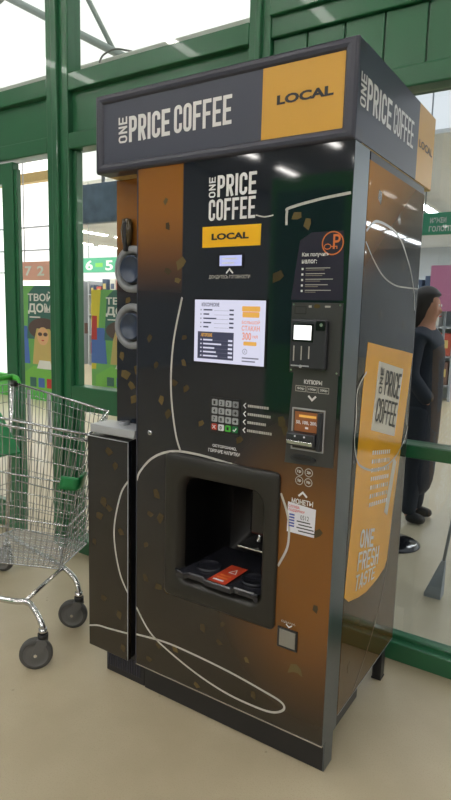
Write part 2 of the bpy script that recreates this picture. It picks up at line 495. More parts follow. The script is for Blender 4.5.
# glowing panel added beyond the left opening to give its blown-out white
w = MB(); w.box(-11.5, -6.0, 4.6, 4.64, .35, 4.3, 'white_glow'); struct(w, 'glow_panel')
w = MB()
for z0 in (2.62, 2.28, 1.95): w.box(-11.5, -6.0, 4.55, 4.6, z0, z0 + .018, 'light_grey')
w.box(-11.5, -6.0, 4.5, 4.64, 0, .35, 'bright_green'); w.box(-11.5, -6.0, 4.5, 4.64, 3.27, 3.4, 'chipboard')
struct(w, 'trim_10')

# ================================================================== VENDING MACHINE
vm = thing('vending_machine', 'tall dark coffee vending machine with printed front standing before green glazed partition', 'vending machine', (-.48, .35, 0))
D0, D1 = -.766, 0.
ZB, ZT = .115, 1.912
NX0, NX1, NZ0, NZ1 = -.600, -.207, .478, .93     # hole in the door for the niche
Fp = front(0.)
# --- door (frame of four solid pieces round the niche; film continues across)
d = MB()
dd = .112
d.box(D0, NX0, 0, dd, ZB, ZT, 'film'); d.box(NX1, D1, 0, dd, ZB, ZT, 'film')
d.box(NX0, NX1, 0, dd, ZB, NZ0, 'film'); d.box(NX0, NX1, 0, dd, NZ1, ZT, 'film')
d.box(D1 - .004, D1 + .001, .001, dd, ZB, ZT - .002, 'column')              # metal edge seen from the right
d.box(D0, D1 + .001, -.0012, .01, ZB - .003, ZB + .002, 'steel')           # bottom edge strip
d.box(D0 - .001, D0 + .003, -.0012, .02, ZB, ZT, 'slate_dark')
# printed swirls
sw = [([(-.570, 1.49), (-.575, 1.472), (-.603, 1.349), (-.613, 1.230), (-.607, 1.128), (-.588, 1.026), (-.566, .970)], .0075),
      ([(-.764, .835), (-.750, .868), (-.703, .920), (-.645, .954), (-.579, .971), (-.486, .972), (-.386, .964), (-.310, .957)], .008),
      ([(-.765, .345), (-.697, .265), (-.602, .219), (-.467, .176), (-.340, .154), (-.222, .153), (-.167, .163), (-.135, .188), (-.147, .209), (-.218, .222), (-.343, .238), (-.490, .248), (-.626, .250), (-.765, .234)], .0075),
      ([(-.178, .900), (-.160, .860), (-.148, .820), (-.144, .773), (-.150, .725), (-.178, .663)], .0075),
      ([(-.196, 1.700), (-.196, 1.737), (-.187, 1.748), (-.095, 1.765), (-.004, 1.775)], .008),
      ([(-.300, 1.735), (-.27, 1.728), (-.24, 1.731)], .004)]
for pts, wd in sw: d.stroke(Fp, smooth_line(pts), wd, 'line_ink')
# scattered gold flakes of the print
def flake(mb, P, u, v, a, wd, hg, m):
    ca, sa = math.cos(a), math.sin(a)
    pts = [(u + ca * x - sa * y, v + sa * x + ca * y) for x, y in ((-wd, -hg), (wd * .2, -hg * 1.2), (wd, -hg * .7), (wd * .9, hg), (-wd * .5, hg * 1.15))]
    mb.poly(P, pts, m, .0005)
rf = random.Random(5)
for u, v, s_ in [(-.672, .80, 1.2), (-.655, .715, 1.2), (-.70, .72, .9), (-.72, .47, 1), (-.66, .455, 1.1), (-.62, .45, .9), (-.58, .24, 1), (-.69, .245, .9), (-.655, .225, .9),
                 (-.46, .36, 1.), (-.38, .40, .7), (-.05, .80, 1.), (-.335, 1.045, .9), (-.485, 1.08, .8), (-.22, 1.555, 1.3), (-.13, 1.70, 1.), (-.165, 1.725, 1.0),
                 (-.58, 1.60, 1.4), (-.59, 1.545, .8), (-.632, 1.575, .9), (-.645, 1.80, .7), (-.635, 1.72, .8), (-.56, 1.275, .8), (-.60, 1.205, 1.), (-.55, 1.19, .9), (-.625, 1.095, 1.1), (-.655, 1.14, 1), (-.68, 1.26, .8),
                 (-.71, 1.35, .9), (-.185, 1.12, 1.2), (-.17, 1.095, 1.1), (-.56, 1.36, .7), (-.39, .33, .8), (-.28, .305, .7), (-.045, .56, .8), (-.72, .60, .8), (-.08, 1.30, 1.2), (-.70, .155, .9), (-.48, .135, .8), (-.25, .19, .9)]:
    flake(d, Fp, u, v, rf.uniform(0, 3), .016 * s_, .009 * s_, rf.choice(['gold', 'gold_dim', 'gold_dim']))
fan = [(-.128, .318), (-.118, .352), (-.098, .358), (-.082, .345), (-.076, .322), (-.094, .330), (-.108, .328)]
d.poly(Fp, fan, 'gold', .0005)
door_ob = d.build('door', vm)

# --- logo on the door
t = MB()
condensed(t, Fp, 'ONE', -.472, -.447, 1.797, 1.858, 'white_ink', .26, .25, rot=90)
condensed(t, Fp, 'PRICE', -.440, -.300, 1.797, 1.861, 'white_ink', .35, .18)
condensed(t, Fp, 'COFFEE', -.471, -.302, 1.727, 1.791, 'white_ink', .35, .18)
t.build('logo_lettering', door_ob)
t = MB(); t.poly(Fp, [(-.493, 1.646), (-.281, 1.647), (-.280, 1.709), (-.493, 1.710)], 'yellow_ink', .0015)
text(t, front(-.0016), 'LOCAL', -.457, -.321, 1.668, 1.688, 'dark_ink', .045); t.build('yellow_badge', door_ob)
t = MB(); t.rrect(Fp, -.432, -.337, 1.582, 1.626, .004, 'black_gloss', .003); t.rect(front(-.003), -.424, -.343, 1.588, 1.620, 'lcd_blue', .0006)
for k in range(2): t.rect(front(-.0036), -.415, -.36 - .01 * k, 1.608 - .013 * k, 1.612 - .013 * k, 'paper', .0003)
t.build('status_display', door_ob)
t = MB(); t.stroke(Fp, [(-.400, 1.566), (-.388, 1.579), (-.375, 1.566)], .005, 'white_ink')
text(t, Fp, 'ДОЖДИТЕСЬ ГОТОВНОСТИ', -.465, -.313, 1.548, 1.561, 'grey_ink', .02); t.build('waiting_notice', door_ob)

# --- menu screen
s = MB(); s.rrect(Fp, -.522, -.247, 1.279, 1.489, .004, 'black_gloss', .003)
Sp = front(-.003)
s.rect(Sp, -.516, -.253, 1.285, 1.484, 'screen_white', .0004)
Tp = front(-.0035)
s.rect(Tp, -.502, -.364, 1.296, 1.383, 'screen_navy', .0003)
text(s, Tp, 'КЛАССИЧЕСКИЕ', -.488, -.420, 1.463, 1.475, 'screen_navy', .03)
for k in range(5):
    z = 1.452 - k * .0135
    s.rect(Tp, -.493, -.489, z - .002, z + .002, 'screen_grey', .0003); s.rect(Tp, -.481, -.481 + [.034, .022, .05, .03, .02][k], z - .002, z + .0025, 'screen_navy', .0003)
    s.rect(Tp, -.44, -.385, z - .002, z - .0012, 'screen_grey', .0003); s.rect(Tp, -.382, -.366, z - .002, z + .003, 'screen_navy', .0003)
text(s, front(-.0039), 'АВТОРСКИЕ', -.489, -.445, 1.367, 1.378, 'screen_orange', .03)
for k in range(5):
    z = 1.357 - k * .0128; q = front(-.0039)
    s.rect(q, -.491, -.486, z - .002, z + .002, 'screen_white', .0003); s.rect(q, -.480, -.480 + [.036, .07, .044, .05, .056][k], z - .0025, z + .0025, 'screen_white', .0003)
    s.rect(q, -.44 + .03 * (k == 1), -.386, z - .002, z - .0012, 'screen_grey', .0003); s.rect(q, -.384, -.368, z - .003, z + .003, 'screen_white', .0003)
s.rrect(Tp, -.336, -.272, 1.450, 1.466, .003, 'screen_orange', .0003); s.rrect(Tp, -.334, -.274, 1.432, 1.449, .003, 'screen_orange', .0003)
s.rect(front(-.0039), -.33, -.278, 1.447, 1.4485, 'screen_red', .0003)
text(s, Tp, 'БОЛЬШОЙ', -.335, -.271, 1.412, 1.424, 'screen_red', .02)
text(s, Tp, 'СТАКАН', -.335, -.271, 1.391, 1.407, 'screen_red', .02)
text(s, Tp, '300', -.332, -.300, 1.363, 1.386, 'screen_red', .02); text(s, Tp, 'мл', -.295, -.277, 1.369, 1.378, 'screen_red', .02)
s.rrect(Tp, -.328, -.281, 1.346, 1.358, .003, 'screen_orange', .0003)
s.stroke(Tp, circ_pts(-.322, 1.327, .008, 14), .0015, 'screen_grey', True, .0003); text(s, Tp, 'X', -.3255, -.3185, 1.323, 1.331, 'screen_grey')
for k in range(2): s.rect(Tp, -.332, -.272 - .012 * k, 1.305 - .01 * k, 1.309 - .01 * k, 'screen_grey', .0003)
s.build('menu_screen', door_ob)

# --- keypad: sixteen keys
kp = MB(); kp.rrect(Fp, -.447, -.333, 1.058, 1.174, .004, 'black', .002); kpo = kp.build('keypad', door_ob)
keys = '123↓456→789←'
for r_ in range(4):
    for c_ in range(4):
        u = -.441 + c_ * .0265; v = 1.146 - r_ * .0268
        k = MB()
        m_ = {(3, 0): 'red_sticker', (3, 1): 'paper', (3, 2): 'bright_green', (3, 3): 'green_plastic', (0, 3): 'ring_grey', (1, 3): 'ring_grey'}.get((r_, c_), 'light_grey')
        k.rrect(front(-.002), u + .0015, u + .0225, v + .001, v + .021, .003, m_, .003)
        q = front(-.0052)
        if r_ < 3 and c_ < 3: text(k, q, str(r_ * 3 + c_ + 1), u + .008, u + .016, v + .005, v + .017, 'dark_ink', .03)
        elif (r_, c_) == (3, 1): text(k, q, '0', u + .008, u + .016, v + .005, v + .017, 'dark_ink', .03)
        elif (r_, c_) == (3, 0):
            k.stroke(q, [(u + .006, v + .005), (u + .018, v + .017)], .003, 'paper'); k.stroke(q, [(u + .006, v + .017), (u + .018, v + .005)], .003, 'paper')
        elif (r_, c_) == (3, 3): k.stroke(q, [(u + .006, v + .010), (u + .011, v + .006), (u + .019, v + .016)], .003, 'paper')
        elif (r_, c_) == (3, 2): k.rect(q, u + .008, u + .016, v + .006, v + .016, 'dark_ink', .0003)
        else: k.stroke(q, [(u + .007, v + .011), (u + .017, v + .011)], .003, 'dark_ink'); k.stroke(q, [(u + .012, v + .016), (u + .017, v + .011), (u + .012, v + .006)], .003, 'dark_ink')
        k.build('key', kpo)
t = MB()
for i, (ln) in enumerate((.070, .078, .066, .084)):
    z = 1.158 - i * .0262
    t.stroke(Fp, [(-.313, z + .008), (-.321, z), (-.313, z - .008)], .003, 'white_ink')
    x = -.306
    while x < -.306 + ln:
        w_ = rf.uniform(.004, .0075); t.rect(Fp, x, x + w_, z - .004, z + .004, 'grey_ink', .0008); x += w_ + .0018
t.build('keypad_captions', door_ob)
t = MB(); text(t, Fp, 'ОСТОРОЖНО,', -.436, -.343, 1.007, 1.018, 'white_ink', .02); text(t, Fp, 'ГОРЯЧИЕ НАПИТКИ', -.452, -.330, .990, 1.002, 'white_ink', .02)
t.build('hot_drinks_notice', door_ob)
t = MB()
T = Matrix.Translation((-.702, 0, 1.019)) @ Matrix.Rotation(PI / 2, 4, 'X')
t.lathe([(0, .007), (.006, .007), (.009, .005), (.010, 0)], 'steel', T, 20); t.lathe([(0, .0075), (.003, .0075)], 'dark_ink', T, 10); t.build('lock', door_ob)

# --- instruction print, top right
t = MB(); t.poly(Fp, [(-.172, 1.487), (-.010, 1.487), (-.018, 1.676), (-.115, 1.676), (-.150, 1.655)], 'purple_print', .0006)
q = front(-.0006)
t.stroke(q, circ_pts(-.049, 1.644, .031, 30), .0035, 'orange_ink', True)
text(t, q, 'P', -.048, -.026, 1.628, 1.668, 'orange_ink', .01); t.stroke(q, circ_pts(-.064, 1.635, .010, 14, .007), .0025, 'orange_ink', True); t.stroke(q, [(-.054, 1.635), (-.036, 1.635), (-.036, 1.628)], .0025, 'orange_ink')
text(t, q, 'Как получить', -.141, -.058, 1.607, 1.621, 'white_ink', .02); text(t, q, 'налог:', -.141, -.094, 1.590, 1.601, 'white_ink', .02)
for k in range(5):
    z = 1.575 - k * .0155
    t.rect(q, -.141, -.135, z - .003, z + .003, 'white_ink', .0005); t.rect(q, -.128, -.128 + [.075, .06, .085, .07, .08][k], z + .001, z + .003, 'grey_ink', .0005); t.rect(q, -.128, -.07 - .006 * k, z - .004, z - .0025, 'faint_ink', .0005)
t.build('instruction_print', door_ob)

# --- payment column: card terminal, note reader, coin slot
pc = MB(); pc.poly(Fp, [(-.166, 1.276), (-.008, 1.276), (-.008, 1.480), (-.166, 1.480)], 'grey_panel', .003)
pc.poly(Fp, [(-.170, 1.000), (-.012, 1.006), (-.012, 1.280), (-.152, 1.280)], 'grey_panel', .002)
for u, v in ((-.16, 1.283), (-.016, 1.283), (-.16, 1.474), (-.016, 1.474)): pc.poly(front(-.003), circ_pts(u, v, .003, 10), 'steel', .001)
q = front(-.003)
pc.poly(q, circ_pts(-.086, 1.470, .010, 14, .006), 'gold', .0004); pc.rect(q, -.062, -.045, 1.467, 1.472, 'grey_ink', .0004); pc.rect(q, -.112, -.103, 1.466, 1.472, 'grey_ink', .0004)
pc.stroke(q, [(-.155, 1.468), (-.12, 1.468), (-.12, 1.448), (-.155, 1.448)], .0025, 'dark_ink', True)
q = front(-.002)
text(pc, q, 'КУПЮРЫ', -.116, -.059, 1.245, 1.258, 'white_ink', .03)
for i, tx in enumerate(('50р', '100р', '200р')):
    u = -.142 + i * .0365; pc.stroke(q, [(u, 1.222), (u + .032, 1.222), (u + .032, 1.238), (u, 1.238)], .0018, 'grey_ink', True); text(pc, q, tx, u + .005, u + .028, 1.226, 1.234, 'white_ink', .02)
pc.stroke(q, [(-.100, 1.211), (-.088, 1.199), (-.076, 1.211)], .006, 'white_ink')
pco = pc.build('payment_panel', door_ob)
t = MB(); q = front(-.003)
t.box(-.157, -.046, -.022, -.003, 1.290, 1.432, 'terminal', .005); q = front(-.022)
t.rect(q, -.150, -.085, 1.368, 1.420, 'black_gloss', .001)
for k in range(3):
    x = -.146 + .024 * k; t.rect(q, x, x + .0035, 1.312 + .004 * k, 1.356, 'grey_ink', .0006)
t.rect(q, -.152, -.095, 1.297, 1.3005, 'light_grey', .0008); t.poly(q, circ_pts(-.121, 1.297, .005, 10), 'light_grey', .001)
to = t.build('card_terminal', door_ob)
t = MB(); t.rect(front(-.023), -.146, -.091, 1.374, 1.415, 'screen_hot', .0006); t.build('screen', to)
t = MB(); t.rrect(front(-.022), -.076, -.049, 1.402, 1.429, .003, 'black_gloss', .005); t.poly(front(-.027), circ_pts(-.060, 1.418, .005, 12), 'steel', .0006); t.build('sensor', to)
t = MB(); t.rrect(front(-.002), -.149, -.043, 1.046, 1.173, .003, 'faint_ink', .003)
t.stroke(front(-.0052), [(-.147, 1.048), (-.045, 1.048), (-.045, 1.171), (-.147, 1.171)], .0035, 'light_grey', True); t.rect(front(-.005), -.143, -.049, 1.052, 1.167, 'black', .0006)
t.box(-.062, -.048, -.020, -.004, 1.052, 1.165, 'terminal', .002)
bo = t.build('banknote_reader', door_ob)
t = MB(); t.rect(front(-.0056), -.139, -.063, 1.103, 1.162, 'screen_amber', .001); q = front(-.0066)
t.rect(q, -.125, -.070, 1.146, 1.153, 'screen_orange', .0004); text(t, q, '50, 100, 200,', -.134, -.066, 1.124, 1.136, 'paper', .03); t.rect(q, -.104, -.094, 1.112, 1.118, 'paper', .0004); t.build('screen', bo)
t = MB(); t.box(-.154, -.063, -.030, -.004, 1.062, 1.101, 'terminal', .004); t.box(-.150, -.068, -.034, -.026, 1.067, 1.079, 'steel', .002); t.rect(front(-.0302), -.148, -.07, 1.0795, 1.0825, 'black', .0006)
for u in (-.125, -.095): t.poly(front(-.030), circ_pts(u, 1.092, .003, 8), 'paper', .0008)
t.build('note_slot', bo)
t = MB(); q = front(-.002)
t.poly(q, circ_pts(-.108, 1.020, .042, 24, .011), 'terminal', .005); t.poly(front(-.007), circ_pts(-.108, 1.021, .030, 20, .005), 'black', .0006)
t.build('coin_slot', door_ob)
t = MB()
for u, v, tx in ((-.119, .979, '1р'), (-.088, .980, '2р'), (-.118, .951, '5р'), (-.088, .950, '10р')):
    t.stroke(Fp, circ_pts(u, v, .0122, 20), .0022, 'grey_ink', True); text(t, Fp, tx, u - .006, u + .006, v - .005, v + .005, 'white_ink', .02)
t.stroke(Fp, [(-.118, .903), (-.104, .916), (-.090, .903)], .006, 'white_ink')
text(t, Fp, 'МОНЕТЫ', -.140, -.069, .877, .894, 'white_ink', .03); t.build('coin_print', door_ob)
t = MB(); t.poly(Fp, [(-.152, .784), (-.061, .783), (-.059, .871), (-.152, .879)], 'paper', .0008); q = front(-.0008)
text(t, q, 'СЛУЖБА', -.149, -.112, .862, .871, 'red_ink', .02); text(t, q, 'ПОДДЕРЖКИ', -.149, -.095, .850, .859, 'red_ink', .02)
text(t, q, '0512', -.108, -.080, .831, .845, 'dark_ink', .0)
for k in range(4): t.rect(q, -.120 + .006 * (k % 2), -.075 + .006 * k, .822 - .010 * k, .8255 - .010 * k, 'dark_ink', .0004)
for k in range(5): t.rect(q, -.146, -.128, .838 - .009 * k, .843 - .009 * k, 'blue_ink', .0004)
t.build('paper_notice', door_ob)
t = MB(); text(t, Fp, 'СДАЧА', -.158, -.108, .482, .490, 'grey_ink', .02); t.stroke(Fp, [(-.140, .480), (-.130, .472), (-.120, .480)], .004, 'white_ink'); t.build('change_print', door_ob)
t = MB(); t.box(-.168, -.098, -.006, 0, .399, .467, 'black', .002); t.box(-.160, -.104, -.008, -.005, .407, .462, 'flap_grey', .0015)
t.build('change_flap', door_ob)

# --- cup niche: moulded surround lofted from rings, hollow inside
def ring_loop(u0, u1, v0, v1, r, y, n=6, bulge=0.):
    pts = rr_pts(u0, u1, v0, v1, r, n)
    out = []
    for u, v in pts:
        k = 1 - ((u - (u0 + u1) / 2) / ((u1 - u0) / 2)) ** 2
        dv = bulge * max(0, k) if v > (v0 + v1) / 2 else 0
        out.append(Vector((u, y, v + dv)))
    return out
nb = MB()
loops = [ring_loop(-.626, -.180, .448, .963, .018, .002), ring_loop(-.626, -.180, .448, .963, .018, -.008), ring_loop(-.620, -.186, .454, .957, .018, -.013),
         ring_loop(-.575, -.222, .502, .898, .045, -.016, bulge=.008), ring_loop(-.566, -.230, .512, .888, .045, -.010, bulge=.014), ring_loop(-.556, -.240, .520, .880, .045, .02, bulge=.016)]
n_ = len(loops[0]); vs = [p for l in loops for p in l]; fs = []
for i in range(len(loops) - 1):
    for k in range(n_): fs.append([i * n_ + k, i * n_ + (k + 1) % n_, (i + 1) * n_ + (k + 1) % n_, (i + 1) * n_ + k])
nb.add(vs, fs, 'niche', True)
nob = nb.build('dispensing_niche', vm)
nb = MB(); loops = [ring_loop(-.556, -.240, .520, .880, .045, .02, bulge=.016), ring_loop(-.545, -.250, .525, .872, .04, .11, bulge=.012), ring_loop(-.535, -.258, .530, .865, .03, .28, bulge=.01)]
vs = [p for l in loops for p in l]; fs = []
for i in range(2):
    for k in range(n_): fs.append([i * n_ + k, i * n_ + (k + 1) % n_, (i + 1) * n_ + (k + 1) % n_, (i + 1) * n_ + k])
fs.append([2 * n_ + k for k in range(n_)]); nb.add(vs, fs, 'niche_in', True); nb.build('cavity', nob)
# drip shelf with two cup wells
nb = MB(); sp_ = flat(.548)
def lip(u): return -.006 - .016 * (1 if (abs(u + .50) < .045 or abs(u + .30) < .045) else 0)
us = [-.566 + .330 * k / 44 for k in range(45)]
vs = []; fs = []
for u in us:
    e = .020 * min(1, min(u + .566, -.236 - u) / .03)
    y = -.020 + (.012 if (abs(u + .485) < .038 or abs(u + .295) < .042) else 0)
    vs += [(u, y, .530), (u, y - .001, .546), (u, y + .004, .550), (u, .25, .556)]
for i in range(44):
    for k in range(3): fs.append([i * 4 + k, (i + 1) * 4 + k, (i + 1) * 4 + k + 1, i * 4 + k + 1])
nb.add(vs, fs, 'tray_plastic')
for cu_ in (-.485, -.300):
    T = Matrix.Translation((cu_, .070, .552))
    nb.lathe([(.046, .0), (.046, .006), (.042, .009), (.038, .006), (.036, .003), (0, .003)], 'tray_plastic', T, 28)
nb.tube([(-.566, -.020, .556), (-.55, -.024, .552), (-.53, -.021, .548)], .005, 'tray_plastic'); nb.tube([(-.262, -.021, .548), (-.25, -.024, .552), (-.236, -.02, .556)], .005, 'tray_plastic')
nb.build('drip_tray', nob)
nb = MB(); T = Matrix.Translation((-.392, .035, .5565))
st = lambda u, v, h=0: Vector((-.392 + u, .042 + v, .553 + .012 * (v + .06) / .12 + h))
nb.poly(st, [(-.042, -.060), (.030, -.060), (.046, .062), (-.020, .062)], 'red_sticker', .001)
nb.stroke(lambda u, v, h=0: st(u, v, .001 + h), [(.0, .012), (.026, .012), (.016, .038)], .0035, 'paper', True)
for k in range(3): nb.rect(lambda u, v, h=0: st(u, v, .001 + h), -.028 + .004 * k, .014 + .004 * k, -.048 + k * .017, -.040 + k * .017, 'orange_ink' if k else 'paper', .0004)
nb.build('warning_sticker', nob)
nb = MB(); nb.box(-.345, -.262, .10, .24, .70, .865, 'black_gloss', .01); nb.tube([(-.33, .16, .70), (-.33, .14, .66)], .008, 'steel'); nb.tube([(-.30, .16, .70), (-.30, .14, .66)], .008, 'steel')
nb.box(-.39, -.262, .10, .22, .642, .648, 'steel', .001); nb.build('nozzle_block', nob)

# --- cabinet body behind the door (open box), side print, plinth, leg
cb = MB()
CY0, CY1 = dd, .695
cb.box(D0, D0 + .02, CY0, CY1, .15, ZT - .03, 'black'); cb.box(-.022, -.003, CY0 + .004, CY1, .15, 1.886, 'slate_dark')
cb.box(D0, -.003, CY1, CY1 + .015, .15, 1.886, 'black'); cb.box(D0, -.003, CY0, CY1, .15, .17, 'black'); cb.box(D0, -.003, CY0, CY1, 1.87, 1.886, 'black')
cb.box(D0, -.003, CY0 + .02, CY1, 1.886, ZT, 'black')
cab = cb.build('cabinet', vm)
sp = MB(); Q = side(-.003)
sp.poly(Q, [(.120, .150), (.695, .150), (.695, 1.886), (.120, 1.886)], 'film_side', .003)
Q = side(0.)
sp.stroke(Q, smooth_line([(.121, 1.690), (.180, 1.722), (.234, 1.729), (.310, 1.727), (.384, 1.718), (.460, 1.695), (.520, 1.658), (.590, 1.605), (.640, 1.545), (.672, 1.47)]), .008, 'line_ink')
sp.stroke(Q, smooth_line([(.121, 1.66), (.20, 1.612), (.30, 1.57), (.42, 1.55), (.55, 1.548), (.69, 1.55)]), .005, 'line_ink')
# printed paper cup
cup = [(.119, .560), (.160, .530), (.250, .508), (.329, .496), (.440, .500), (.520, .515), (.545, .540), (.566, .66), (.636, 1.023), (.692, 1.309), (.560, 1.325), (.440, 1.338), (.320, 1.352), (.193, 1.367), (.170, 1.20), (.145, .80)]
sp.poly(Q, cup, 'cup_amber', .0006)
sp.poly(side(.0006), [(.273, 1.079), (.528, 1.017), (.580, 1.258), (.308, 1.302)], 'cup_label', .0005)
qd = [(.290, 1.092), (.520, 1.035), (.566, 1.245), (.322, 1.288)]
def sl(quad):
    a, b_, c_, d_ = [Vector(p) for p in quad]
    return lambda s_, t_: tuple(a.lerp(b_, s_).lerp(d_.lerp(c_, s_), t_))
P2 = side(.0012)
condensed(sp, P2, 'PRICE', 0, .19, 0, .09, 'dark_ink', .28, .2, slant=sl([(.375, 1.185), (.545, 1.150), (.566, 1.240), (.386, 1.268)]))
condensed(sp, P2, 'COFFEE', 0, .23, 0, .09, 'dark_ink', .28, .2, slant=sl([(.300, 1.105), (.520, 1.050), (.540, 1.138), (.316, 1.182)]))
o_ = sl([(.318, 1.195), (.350, 1.190), (.362, 1.275), (.328, 1.280)])
condensed(sp, P2, 'ONE', 0, .085, 0, .03, 'dark_ink', .24, .25, slant=lambda s_, t_: o_(1 - t_, s_))
P3 = side(.0009)
condensed(sp, P3, 'ONE', 0, .15, 0, .07, 'white_ink', .28, .2, slant=sl([(.228, .690), (.365, .650), (.373, .715), (.237, .752)]))
condensed(sp, P3, 'FRESH', 0, .2, 0, .07, 'white_ink', .28, .2, slant=sl([(.218, .612), (.430, .563), (.438, .630), (.226, .676)]))
condensed(sp, P3, 'TASTE', 0, .2, 0, .07, 'white_ink', .28, .2, slant=sl([(.205, .545), (.400, .520), (.412, .563), (.214, .600)]))
for k in range(7):
    z = 1.00 - k * .03
    for j in range(9): sp.rect(P3, .30 + j * .022, .312 + j * .022, z - .010 - j * .0035, z + .004 - j * .0035, 'cup_label' if (j * k) % 3 else 'white_ink', .0006)
sp.poly(P3, [(.471, .746), (.508, .724), (.575, .911), (.540, .938)], 'cup_label', .0004)
loop = [(.192, 1.275), (.123, 1.225), (.126, 1.138), (.124, 1.061), (.161, .995), (.230, .960), (.309, .937), (.400, .925), (.479, .923), (.560, .935), (.614, .957), (.660, .985), (.693, 1.03)]
sp.stroke(side(.0012), smooth_line(loop), .007, 'line_ink')
sp.stroke(Q, smooth_line([(.600, .95), (.585, .86), (.570, .70), (.550, .50), (.480, .36), (.380, .25), (.250, .155)]), .0035, 'faint_ink')
sp.stroke(Q, [(.1205, .15), (.694, .15)], .003, 'light_grey')
for u, v, s_ in [(.22, 1.80, 1.2), (.42, 1.76, 1), (.5, 1.62, 1.2), (.3, 1.45, 1), (.55, 1.42, 1), (.30, .40, 1.3), (.45, .33, 1), (.2, .28, 1), (.6, .5, 1)]:
    flake(sp, Q, u, v, rf.uniform(0, 3), .016 * s_, .012 * s_, 'gold_dim')
sp.build('side_panel', vm)
pl = MB()
pl.box(-.752, -.008, .035, .085, 0, .114, 'black', .003); pl.box(-.010, -.003, .036, .10, 0, .150, 'column', .002)
pl.box(-.752, -.0, .085, .30, .114, .15, 'black')
pl.build('plinth', vm)
pl = MB(); pl.box(-.955, -.756, .038, .20, 0, .112, 'black', .003)
for k in range(14): pl.box(-.945 + k * .0125, -.939 + k * .0125, .034, .040, .028, .092, 'slate_dark', .001)
pl.build('vent_grille', vm)
for x in (-.030, -.74):
    pl = MB(); pl.box(x - .018, x + .018, .612, .655, .004, .152, 'black', .003); pl.box(x - .020, x + .020, .610, .657, 0, .006, 'black', .001)
    pl.build('leg', vm)

# --- canopy light box
V3 = lambda x, y, z: Vector((x, y, z))
ca = MB()
XL, XR, YF, YB, Z0, Z1 = -.9545, 0., -.011, .772, 1.912, 2.170
fr = .040
prof_ = [(0, .05), (0, -.001), (.003, -.007), (.009, -.011), (.020, -.012), (.031, -.010), (.037, -.005), (.040, .001)]
vs = []; fs = []
for ins, y in prof_:
    r_ = max(.0015, .006 - ins * .1)
    vs += [V3(u, y, v) for u, v in rr_pts(XL + ins, XR - ins, Z0 + ins * .85, Z1 - ins * .85, r_, 3)]
n_ = len(vs) // len(prof_)
for i in range(len(prof_) - 1):
    for k in range(n_): fs.append([i * n_ + k, i * n_ + (k + 1) % n_, (i + 1) * n_ + (k + 1) % n_, (i + 1) * n_ + k])
ca.add(vs, fs, 'slate_dark', False)
ca.box(XL + .004, XR - .003, .03, YB, Z0 + .012, Z1 - .003, 'slate')
ca.box(XL + .004, XR - .003, .03, YB, Z0 + .001, Z0 + .013, 'chipboard')
cao = ca.build('canopy', vm)
t = MB(); t.box(XL + fr - .003, -.289, -.004, .03, Z0 + .031, Z1 - .031, 'sign_panel', .001); t.box(-.289, XR - fr + .003, -.0045, .03, Z0 + .031, Z1 - .031, 'amber_panel', .001)
q = front(-.004)
condensed(t, q, 'ONE', -.848, -.809, 2.003, 2.086, 'white_ink', .27, .24, rot=90)
condensed(t, q, 'PRICE', -.801, -.626, 2.002, 2.084, 'white_ink', .36, .17); condensed(t, q, 'COFFEE', -.610, -.392, 2.004, 2.088, 'white_ink', .36, .17)
text(t, front(-.0045), 'LOCAL', -.240, -.067, 2.032, 2.058, 'dark_ink', .045)
t.build('front_sign', cao)
t = MB(); q = side(-.004)
t.poly(q, [(.05, Z0 + .004), (.566, Z0 + .004), (.566, Z1 - .003), (.05, Z1 - .003)], 'sign_panel', .004); t.poly(q, [(.566, Z0 + .004), (YB, Z0 + .004), (YB, Z1 - .003), (.566, Z1 - .003)], 'amber_panel', .004)
q = side(0.)
t.rect(side(-.001), .0, .052, Z0 + .036, Z1 - .036, 'sign_panel', .0012)
condensed(t, q, 'ONE', .014, .056, 2.003, 2.087, 'white_ink', .27, .24, rot=90, h=.0016)
condensed(t, q, 'PRICE', .066, .275, 2.003, 2.086, 'white_ink', .32, .2); condensed(t, q, 'COFFEE', .298, .508, 2.003, 2.088, 'white_ink', .32, .2)
text(t, q, 'LOCAL', .580, .752, 2.028, 2.054, 'dark_ink', .02)
t.build('side_sign', cao)

# --- side cupboard with cup holders
sc = MB()
sc.box(-.955, D0 - .004, .10, .50, 1.00, ZT - .001, 'black'); q = front(.10)
sc.poly(q, [(-.955, 1.02), (D0 - .004, 1.02), (D0 - .004, 1.911), (-.955, 1.911)], 'film', .001)
for u, v, s_ in [(-.91, 1.20, 1.3), (-.85, 1.22, 1.2), (-.88, 1.16, 1), (-.90, 1.48, .8), (-.93, 1.27, .9), (-.87, 1.11, 1.1)]: flake(sc, front(.099), u, v, rf.uniform(0, 3), .018 * s_, .011 * s_, 'gold')
sco = sc.build('side_cupboard', vm)
bx = MB(); bx.box(-1.008, -.806, .004, .48, .112, .972, 'black', .002)
bx.box(-1.012, -.804, -.002, .016, .110, .970, 'film', .002)
bx.box(-.8065, -.804, -.0035, -.001, .112, .970, 'light_grey'); bx.box(-1.012, -.804, -.0035, -.001, .967, .970, 'light_grey')
q = front(-.002)
bx.stroke(q, smooth_line([(-.806, .822), (-.842, .764), (-.873, .640), (-.868, .542), (-.842, .449), (-.806, .39)]), .0075, 'line_ink')
bx.stroke(q, smooth_line([(-1.011, .190), (-.96, .206), (-.90, .212), (-.806, .224)]), .007, 'line_ink')
for u, v, s_ in [(-.90, .92, 1.2), (-.87, .87, 1), (-.93, .72, 1.3), (-.95, .66, 1.2), (-.90, .70, 1.), (-.93, .33, 1), (-.85, .285, 1.1), (-.98, .55, .8), (-.84, .62, 1), (-.83, .155, 1)]: flake(bx, q, u, v, rf.uniform(0, 3), .015 * s_, .010 * s_, 'gold_dim')
bx.build('cupboard_door', sco)
